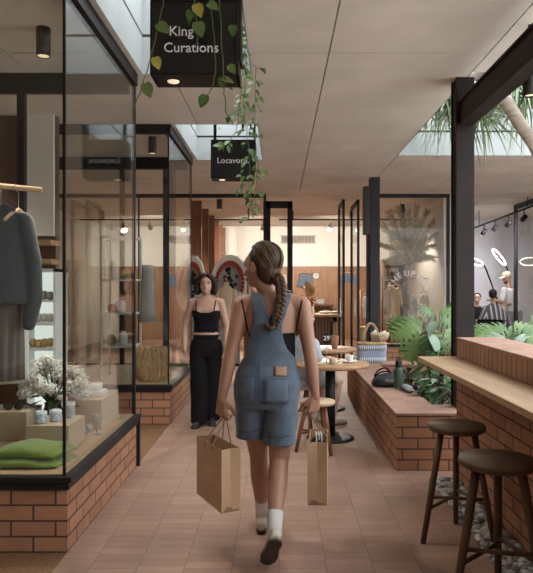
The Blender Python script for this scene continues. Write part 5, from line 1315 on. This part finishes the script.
mb.build('hair_strands', 'hair_strand', W1)
mb = MB(); path = [P(278, 276, Y0-.085), P(280.5, 285, Y0-.095), P(281.5, 296, Y0-.10), P(280, 308, Y0-.11), P(277.5, 318, Y0-.118), P(274.5, 326, Y0-.12)]
def along(k):
    k = max(0, min(.9999, k))*(len(path)-1); i = int(k); return path[i].lerp(path[i+1], k-i)
for ph in range(3):
    pts = []; rs = []
    for i in range(60):
        k = i/59; a_ = 2*PI*(k*4.0+ph/3); c_ = along(k); wd = .019*(1-.35*k)
        pts.append(c_+V((math.sin(a_)*wd, -math.sin(2*a_)*.009, 0))); rs.append(.0165*(1-.35*k))
    mb.tube(pts, rs, 8)
mb.tube([path[-1], P(270, 329, Y0-.125), P(266, 326, Y0-.125), P(265, 321.5, Y0-.12)], [.017, .016, .013, .006], 8); mb.tube([path[-1], P(276, 329, Y0-.125), P(277.5, 324, Y0-.12)], [.014, .012, .005], 8)
mb.build('braid', 'hair_strand', W1)

# ---- paper bags
def paper_bag(c0, dl, dg, L_, G_, z0, z1, hand, label, name='paper_bag'):
    c0 = V((c0[0], c0[1], 0)); dl = V((dl[0], dl[1], 0)).normalized(); dg = V((dg[0], dg[1], 0)).normalized()
    t = thing(name, label, 'bag', V((0, 0, z0))+c0+dl*L_/2+dg*G_/2, 'brown paper carrier bags')
    def pt(a, b, z): return c0+dl*a+dg*b+V((0, 0, z))
    mb = MB(); nz = 6; rings = []
    for i in range(nz+1):
        k = i/nz; z = z0+(z1-z0)*k; inn = .016*k
        rings.append([pt(0, 0, z), pt(inn, G_/2, z), pt(0, G_, z), pt(L_*.5, G_+.004*math.sin(k*5), z), pt(L_, G_, z), pt(L_-inn, G_/2, z), pt(L_, 0, z), pt(L_*.5, -.004*math.sin(k*6), z)])
    vs = [p for r in rings for p in r]; mb.add(vs, [(i*8+k, i*8+(k+1) % 8, (i+1)*8+(k+1) % 8, (i+1)*8+k) for i in range(nz) for k in range(8)])
    mb.add(rings[0], [tuple(range(8))]); mb.build('bag_body', 'kraft', t, solid=.0025)
    mb = MB(); tri = [pt(-.002, .004, z0+.002), pt(-.002, G_-.004, z0+.002), pt(.003, G_/2, z0+.06)]; mb.add(tri+[p+dl*.002 for p in tri], [(0, 1, 2), (5, 4, 3), (0, 3, 4, 1), (1, 4, 5, 2), (2, 5, 3, 0)]); mb.build('gusset_fold', 'kraft_dark', t)
    for b_ in (.0, G_):
        h_ = V(hand)+dg*(b_-G_/2)*.12
        A, B_ = pt(L_*.34, b_, z1-.03), pt(L_*.66, b_, z1-.03); A2, B2 = pt(L_*.34, b_, z1), pt(L_*.66, b_, z1)
        mb = MB(); mb.tube([A, A2, A2.lerp(h_, .55)+(A2-B2)*.08, h_+(A2-B2)*.16, h_+V((0, 0, .006)), h_+(B2-A2)*.16, B2.lerp(h_, .55)+(B2-A2)*.08, B2, B_], .0034, 6); mb.build('handle', 'kraft_dark', t)
    return pt
hl = LW+V((.012, .03, -.118)); hr = RW+V((-.03, .03, -.118))
paper_bag((-.296, 3.20), (-.47, .88), (.88, .47), .36, .105, .285, .612, hl, 'brown paper carrier bag in the left hand of the walking woman')
pt = paper_bag((.153, 3.31), (.10, 1), (1, -.02), .33, .102, .29, .625, hr, 'brown paper carrier bag with dark clothing inside, in the right hand of the walking woman')
mb = MB(); c_ = pt(.16, .051, .57); mb.ell(c_, (.042, .13, .05)); mb.ell(c_+V((.0, -.06, .03)), (.03, .06, .045)); ob = mb.fuse('bagged_garment', 'black_cloth', None, .012, 2)
for v_ in ob.data.vertices: v_.co -= V((c_.x, c_.y, .52))
ob.location = (c_.x, c_.y, .52); tag(ob, 'black garment folded inside the right paper bag', 'garment')
mb = MB()
for k in range(3): mb.box((c_.x-.02+k*.014, c_.y-.105, .60), (c_.x-.012+k*.014, c_.y-.02, .655))
ob2 = mb.build('white_tissue', 'white_fabric', ob, bevel=.003)

# ---- the smiling woman in black
W2 = thing('person', 'smiling woman in black camisole top and wide black trousers walking towards the viewer', 'person', (-.765, 6.6, 0))
Y1 = 6.6
hd2 = P(205.8, 284.5, Y1-.02); R2 = frame((.10, -1, -.02)); cx = PX(206.3, Y1)
LS, RS = V((cx-.152, Y1, 1.293)), V((cx+.152, Y1, 1.293))
LE, RE = V((PX(184.6, Y1), Y1+.04, 1.03)), V((cx+.215, Y1+.02, 1.03)); LW, RW = V((PX(186, Y1), Y1-.06, .83)), V((cx+.215, Y1-.08, .81))
mb = MB(); k2 = .955
mb.loft(torso_rings((cx, Y1, .85), (cx, Y1, 1.36), [(.76*k2+.0, .12, .09, 0), (.88*k2, .155, .108, 0), (.96*k2, .148, .10, 0), (1.04*k2, .125, .088, 0), (1.12*k2, .122, .086, 0), (1.20*k2, .132, .096, -.006), (1.27*k2, .140, .106, -.014), (1.33*k2, .142, .088, -.004), (1.375*k2, .14, .072, 0), (1.41*k2, .10, .056, 0), (1.435*k2, .055, .048, 0)]), 30)
mb.ell((cx-.062, Y1-.085, 1.195), (.058, .036, .055)); mb.ell((cx+.062, Y1-.085, 1.195), (.058, .036, .055))
mb.cap((cx, Y1, 1.33), hd2+V((0, .012, -.075)), .05, .049)
mb.cap((cx, Y1, 1.335), LS, .045, .047); mb.cap((cx, Y1, 1.335), RS, .045, .047)
for s_, e_, w_ in ((LS, LE, LW), (RS, RE, RW)):
    mb.chain([s_, s_.lerp(e_, .5), e_], [.048, .043, .035]); mb.chain([e_, e_.lerp(w_, .35), w_], [.036, .035, .024])
for s in (-1, 1):
    mb.chain([V((cx+s*.08, Y1, .82)), V((cx+s*.072, Y1+.03*s, .45)), V((cx+s*.06, Y1+.065*s, .09))], [.08, .05, .033])
add_head(mb, hd2, R2, .97)
add_hand(mb, LW, (.05, -.06, -1), (1, 0, 0), (0, -1, 0), .98, (.25, .6, .9), .6); add_hand(mb, RW, (-.02, -.06, -1), (-1, 0, 0), (0, -1, 0), .98, (.25, .6, .9), .6)
body2 = mb.fuse('body', 'skin_light', W2, .008, 3)
add_face(W2, hd2, R2, .97, .011, 'hair_dark')
W_ = lambda x, y, z: hd2+R2 @ (V((x, y, z))*.97)
zt_ = PZ(310, Y1)
shell(body2, 'camisole', 'black_rib', W2, lambda c, n: PZ(332.5, Y1) < c.z < zt_-.022*max(0, 1-((c.x-cx)/.095)**2) and abs(c.x-cx) < .155 and (c-LS).length > .07 and (c-RS).length > .07, .006, .004, 8)
bv2 = BVHTree.FromPolygons([v_.co+wloc(body2) for v_ in body2.data.vertices], [tuple(p.vertices) for p in body2.data.polygons])
for s in (-1, 1):
    pts = []
    for k in range(9):
        h_ = bv2.ray_cast(V((cx+s*(.092+.012*k/8), 5.9, zt_-.02+(1.325-zt_)*k/8)), V((0, 1, 0)))
        if h_[0]: pts.append(h_[0]-V((0, .003, 0)))
    h_ = bv2.ray_cast(V((cx+s*.106, Y1, 1.40)), V((0, 0, -1)))
    if h_[0]: pts.append(h_[0]+V((0, 0, .003)))
    for k in range(6):
        h_ = bv2.ray_cast(V((cx+s*(.104-.02*k/5), 7.3, 1.31-.10*k/5)), V((0, -1, 0)))
        if h_[0]: pts.append(h_[0]+V((0, .003, 0)))
    mb = MB(); mb.tube(pts, .0065, 8); mb.build('camisole_strap', 'black_rib', W2)
mb = MB()
mb.loft(torso_rings((cx, Y1, .85), (cx, Y1, 1.36), [(.72, .165, .115, 0), (.80, .175, .125, 0), (.87, .166, .118, 0), (.93, .138, .10, 0), (.955, .132, .097, 0)]), 30)
for s, fx_, fy_ in ((-1, cx-.068, Y1-.07), (1, cx+.055, Y1+.07)):
    rr_ = [(V((fx_, fy_, .035)), .088, .105, 0), (V((fx_, fy_, .06)), .086, .102, 0)]
    for i in range(1, 9):
        k = i/8; rr_.append((V((fx_+(cx+s*.082-fx_)*k, fy_+(Y1-fy_)*k, .06+.78*k)), .084+.012*k+.004*math.sin(i*2.1), .10+.015*k, 0))
    mb.loft(rr_, 24)
mb.fuse('trousers', 'black_cloth', W2, .010, 2)
mb = MB(); mb.loft(torso_rings((cx, Y1, .85), (cx, Y1, 1.36), [(.915, .146, .107, 0), (.957, .137, .101, 0)]), 30); mb.build('waistband', 'black_cloth', W2)
for fx_, fy_, d_ in ((cx-.072, Y1-.05, (-.15, -1, 0)), (cx+.055, Y1+.07, (.12, -1, 0))): add_shoe(W2, (fx_, fy_-.02, .082), d_, (0, 0, 1), .94, 'shoe_black', 'shoe_sole', 'shoe_black')
mb = MB(); Hk = lambda p, r: mb.ell(W_(*p), tuple(x*.97 for x in r), R2, 16, 12)
Hk((0, -.032, .045), (.090, .098, .086))
for s in (-1, 1):
    mb.chain([W_(s*.030, .058, .100), W_(s*.074, .040, .060), W_(s*.094, .022, .012), W_(s*.099, .012, -.035), W_(s*.094, .014, -.075), W_(s*.100, .008, -.098)], [.022, .027, .031, .030, .034, .020])
    mb.chain([W_(s*.06, -.06, .03), W_(s*.090, -.045, -.03), W_(s*.084, -.04, -.075), W_(s*.092, -.035, -.10)], [.04, .044, .038, .022])
Hk((0, -.080, -.03), (.08, .045, .075))
hw = mb.fuse('hair', 'hair_dark', W2, .009, 3)
bh_ = BVHTree.FromPolygons([v_.co+wloc(hw) for v_ in hw.data.vertices], [tuple(p.vertices) for p in hw.data.polygons])
mb = MB()
for k in range(80):
    s = random.choice((-1, 1)); y0 = random.uniform(-.09, .05); pts = []
    for i in range(9):
        u_ = i/8; g_ = W_(s*(.010+.12*math.sin(min(1, u_*1.8)*PI/2)), y0*(1-.4*u_)+.008*math.sin(u_*11+k), .14-.23*u_**1.4)
        n_ = bh_.find_nearest(g_)
        if n_[0]: pts.append(n_[0]+n_[1]*.001)
    mb.tube(pts, [.002]+[.0038]*(len(pts)-2)+[.002], 5)
mb.build('hair_strands', 'hair_brown', W2)
mb = MB(); mb.tube([V((cx+.065*math.cos(a_), Y1-.058-.055*math.sin(-a_)*-1 if False else Y1-.05-.03*abs(math.sin(a_)), 1.33-.085*abs(math.sin(a_)))) for a_ in [PI*k/12 for k in range(13)]], .003, 6); mb.build('necklace', 'mustard', W2)

# ---- seated customer, barber and his customers
def sitter(label, c, yaw, zs, m_top, m_leg, hair_m='hair_dark', long_sleeve=False, table=None, leg=True, name='person', cape=None, hairlong=False, k=1.0, skin='skin_light', lean=.05, feet=True):
    t = thing(name, label, 'person', (c[0], c[1], 0)); R = frame((math.sin(yaw), math.cos(yaw), 0)); o = V((c[0], c[1], zs))
    W = lambda x, y, z: o+R @ V((x, y, z))
    hdp = W(0, lean+.03, .70); mb = MB(); Rz = -yaw
    mb.loft([(W(0, lean*(z/.5)-.01, z), rx, ry, Rz) for z, rx, ry in ((.0, .15, .11), (.06, .165, .12), (.16, .14, .10), (.28, .145, .105), (.38, .165, .10), (.44, .15, .075), (.48, .09, .06), (.51, .055, .05))], 26)
    mb.cap(W(0, lean, .46), hdp+R @ V((0, -.012, -.07)), .05, .05)
    for s in (-1, 1):
        e_ = W(s*.24, .06, .22); w_ = W(s*.12, .30, .27) if table else W(s*.13, .24, .08)
        mb.chain([W(s*.165, lean, .43), e_], [.05, .04]); mb.chain([e_, w_], [.038, .026]); add_hand(mb, w_, R @ V((-s*.35, .9, -.1)), (0, 0, -1), R @ V((-s, .1, 0)), .95, (.2, .5, .8), .4)
        if leg:
            kn = W(s*.12, .42, .02); an = W(s*.11, .36, -zs+.09); mb.chain([W(s*.09, 0, .07), kn], [.085, .058]); mb.chain([kn, kn.lerp(an, .35)+R @ V((0, -.012, 0)), an], [.053, .054, .034])
    add_head(mb, hdp, R, k); mb.fuse('body', skin, t, .011, 3)
    add_face(t, hdp, R, k, .004, hair_m)
    mb = MB(); Hh = lambda p, r: mb.ell(hdp+R @ V(p), r, R)
    Hh((0, -.03, .045), (.088, .10, .085)); Hh((0, -.06, 0), (.08, .06, .07))
    if hairlong: Hh((0, -.085, .06), (.04, .04, .04)); Hh((0, -.06, -.05), (.07, .045, .07))
    mb.fuse('hair', hair_m, t, .011, 2)
    if cape:
        mb = MB(); mb.loft([(W(0, .10*(1-z/.5)+lean*.6, z), rx, ry, Rz) for z, rx, ry in ((-.02, .34, .36), (.05, .33, .34), (.2, .30, .27), (.36, .24, .17), (.44, .19, .12), (.50, .09, .08), (.53, .065, .06))], 28); mb.fuse('cape', cape, t, .018, 2)
    else:
        mb = MB(); mb.loft([(W(0, lean*(z/.5)-.01, z), rx, ry, Rz) for z, rx, ry in ((-.02, .17, .13), (.06, .182, .135), (.16, .162, .12), (.28, .162, .12), (.38, .178, .112), (.44, .165, .09), (.485, .10, .07))], 26)
        for s in (-1, 1):
            a_, e_ = W(s*.165, lean, .43), W(s*.24, .06, .22); w_ = W(s*.12, .30, .27) if table else W(s*.13, .24, .08)
            mb.cap(a_, e_ if long_sleeve else a_.lerp(e_, .62), .062, .056)
            if long_sleeve: mb.cap(e_, e_.lerp(w_, .8), .052, .042)
        mb.fuse('shirt', m_top, t, .012, 3)
    if leg:
        mb = MB(); mb.loft([(W(0, 0, z), .18, .14, Rz) for z in (-.01, .05, .12)], 24)
        for s in (-1, 1): mb.cap(W(s*.09, 0, .065), W(s*.115, .30, .045), .098, .088)
        mb.fuse('shorts', m_leg, t, .012, 3)
        for s in (-1, 1): add_shoe(t, W(s*.11, .36, -zs+.084), R @ V((0, 1, 0)), (0, 0, 1), .96, 'shoe_white', 'shoe_sole', 'shoe_gum')
    return t
sitter('person in a pale blue shirt seated at the cafe tables behind the walking woman', (.215, 6.42), .95, .45, 'pale_blue', 'grey_fabric', 'hair_brown', False, True, hairlong=True)
# barber chairs and customers
def barber_chair(x, y, yaw, label):
    t = thing('barber_chair', label, 'chair', (x, y, 0), 'barber chairs'); R = frame((math.sin(yaw), math.cos(yaw), 0)); W = lambda a, b, z: V((x, y, 0))+R @ V((a, b, z))
    mb = MB(); mb.loft([(W(0, .05, z), .27, .27, -yaw) for z in (.46, .49, .56, .575)], 28, power=4); mb.build('seat', 'black_cloth', t)
    mb = MB(); mb.loft([(W(0, -.24-.05*(z-.6), z), .25, .05, -yaw) for z in (.56, .64, .74, .80)], 28, power=4); mb.build('backrest', 'black_cloth', t)
    mb = MB(); mb.lathe((x, y, 0), [(.30, 0), (.29, .03), (.06, .05), (.05, .46), (.15, .47)], 28); mb.build('pedestal', 'chrome', t)
    for s in (-1, 1):
        mb = MB(); mb.tube([W(s*.27, .2, .52), W(s*.29, .2, .75), W(s*.29, -.2, .78), W(s*.26, -.24, .62)], .02, 8); mb.build('armrest', 'chrome', t)
c_ = P(492.5, 290, 13.0)
barber_chair(c_.x, 13.0, .5, 'barber chair under the customer wearing the striped cape')
sitter('customer with short dark hair in a black and white cape seated before the barber', (c_.x, 13.0), .5, .60, None, None, 'hair_dark', cape='cape_print', leg=False)
c_ = P(477.5, 300, 13.9)
barber_chair(c_.x, 13.9, PI+.4, 'barber chair nearest the dark steel column')
sitter('customer with short brown hair in a dark cape beside the steel column', (c_.x, 13.9), PI+.4, .52, None, None, 'hair_brown', cape='black_cloth', leg=False)
Yb = 13.4; bc_ = P(506, 290, Yb)
B1 = thing('person', 'bearded barber in a white t-shirt and tan cap leaning over his customer', 'person', (bc_.x, Yb, 0))
hb = P(506.5, 277.5, Yb); Rb = frame((-.85, -.45, -.35)); x_ = bc_.x+.10
mb = MB(); bh = (x_+.06, Yb, .95); bn = (hb.x+.05, Yb, 1.50)
rows = [(.86, .14, .11, 0), (.95, .165, .12, 0), (1.06, .155, .115, 0), (1.2, .17, .125, 0), (1.32, .19, .12, 0), (1.40, .185, .10, 0), (1.45, .12, .075, 0), (1.49, .07, .06, 0)]
mb.loft(torso_rings(bh, bn, rows, .5), 28); mb.cap((bn[0], Yb, 1.44), hb+V((.02, .01, -.05)), .06, .058)
nl = torso_rings(bh, bn, [(1.40, 0, 0, 0)])[0][0]
Ls, Rs_ = nl+V((-.15, -.10, 0)), nl+V((.16, .10, 0)); Le, Re = V((nl.x-.22, Yb-.14, 1.15)), V((nl.x+.16, Yb-.02, 1.13)); Lw, Rw = V((nl.x-.42, Yb-.10, 1.20)), V((nl.x-.12, Yb-.16, 1.10))
for a_, e_, w_ in ((Ls, Le, Lw), (Rs_, Re, Rw)):
    mb.chain([a_, e_], [.055, .045]); mb.chain([e_, w_], [.043, .03]); add_hand(mb, w_, (-1, -.1, 0), (0, 0, -1), (0, -1, 0), 1.05, (.4, .9, 1.3), .5)
for s in (-1, 1): mb.chain([V((x_+.06+s*.09, Yb, .90)), V((x_+.06+s*.10, Yb, .48)), V((x_+.06+s*.11, Yb+.03, .09))], [.09, .058, .038])
add_head(mb, hb, Rb, 1.04); mb.fuse('body', 'skin', B1, .012, 3); add_face(B1, hb, Rb, 1.04, .002)
mb = MB(); mb.loft([(c, rx*1.09, ry*1.12, yw_) for c, rx, ry, yw_ in torso_rings(bh, bn, rows, .5)][1:-1], 28)
for a_, e_ in ((Ls, Le), (Rs_, Re)): mb.cap(a_, a_.lerp(e_, .75), .072, .066)
mb.fuse('t_shirt', 'white_fabric', B1, .014, 3)
mb = MB(); mb.loft(torso_rings(bh, bn, [(.82, .155, .125, 0), (.9, .175, .13, 0), (1.0, .168, .126, 0)], .5), 24)
for s in (-1, 1): mb.chain([V((x_+.06+s*.09, Yb, .90)), V((x_+.06+s*.10, Yb, .48)), V((x_+.06+s*.11, Yb+.03, .06))], [.105, .085, .075])
mb.fuse('trousers', 'grey_fabric', B1, .016, 2)
for s in (-1, 1): add_shoe(B1, (x_+.06+s*.11, Yb+.03, .085), (-.5, -.8, 0), (0, 0, 1), 1.05, 'shoe_white', 'shoe_sole')
Wb = lambda p: hb+Rb @ V(p)
mb = MB(); mb.ell(Wb((0, -.012, .062)), (.09, .106, .072), Rb); mb.fuse('cap', 'cap_tan', B1, .012, 1)
mb = MB(); mb.ell(Wb((0, .125, .048)), (.072, .075, .009), Rb); mb.build('cap_brim', 'cap_tan', B1)
mb = MB(); mb.ell(Wb((0, .05, -.085)), (.05, .055, .04), Rb); mb.ell(Wb((0, -.05, -.0)), (.079, .06, .05), Rb); mb.fuse('beard', 'hair_dark', B1, .012, 1)
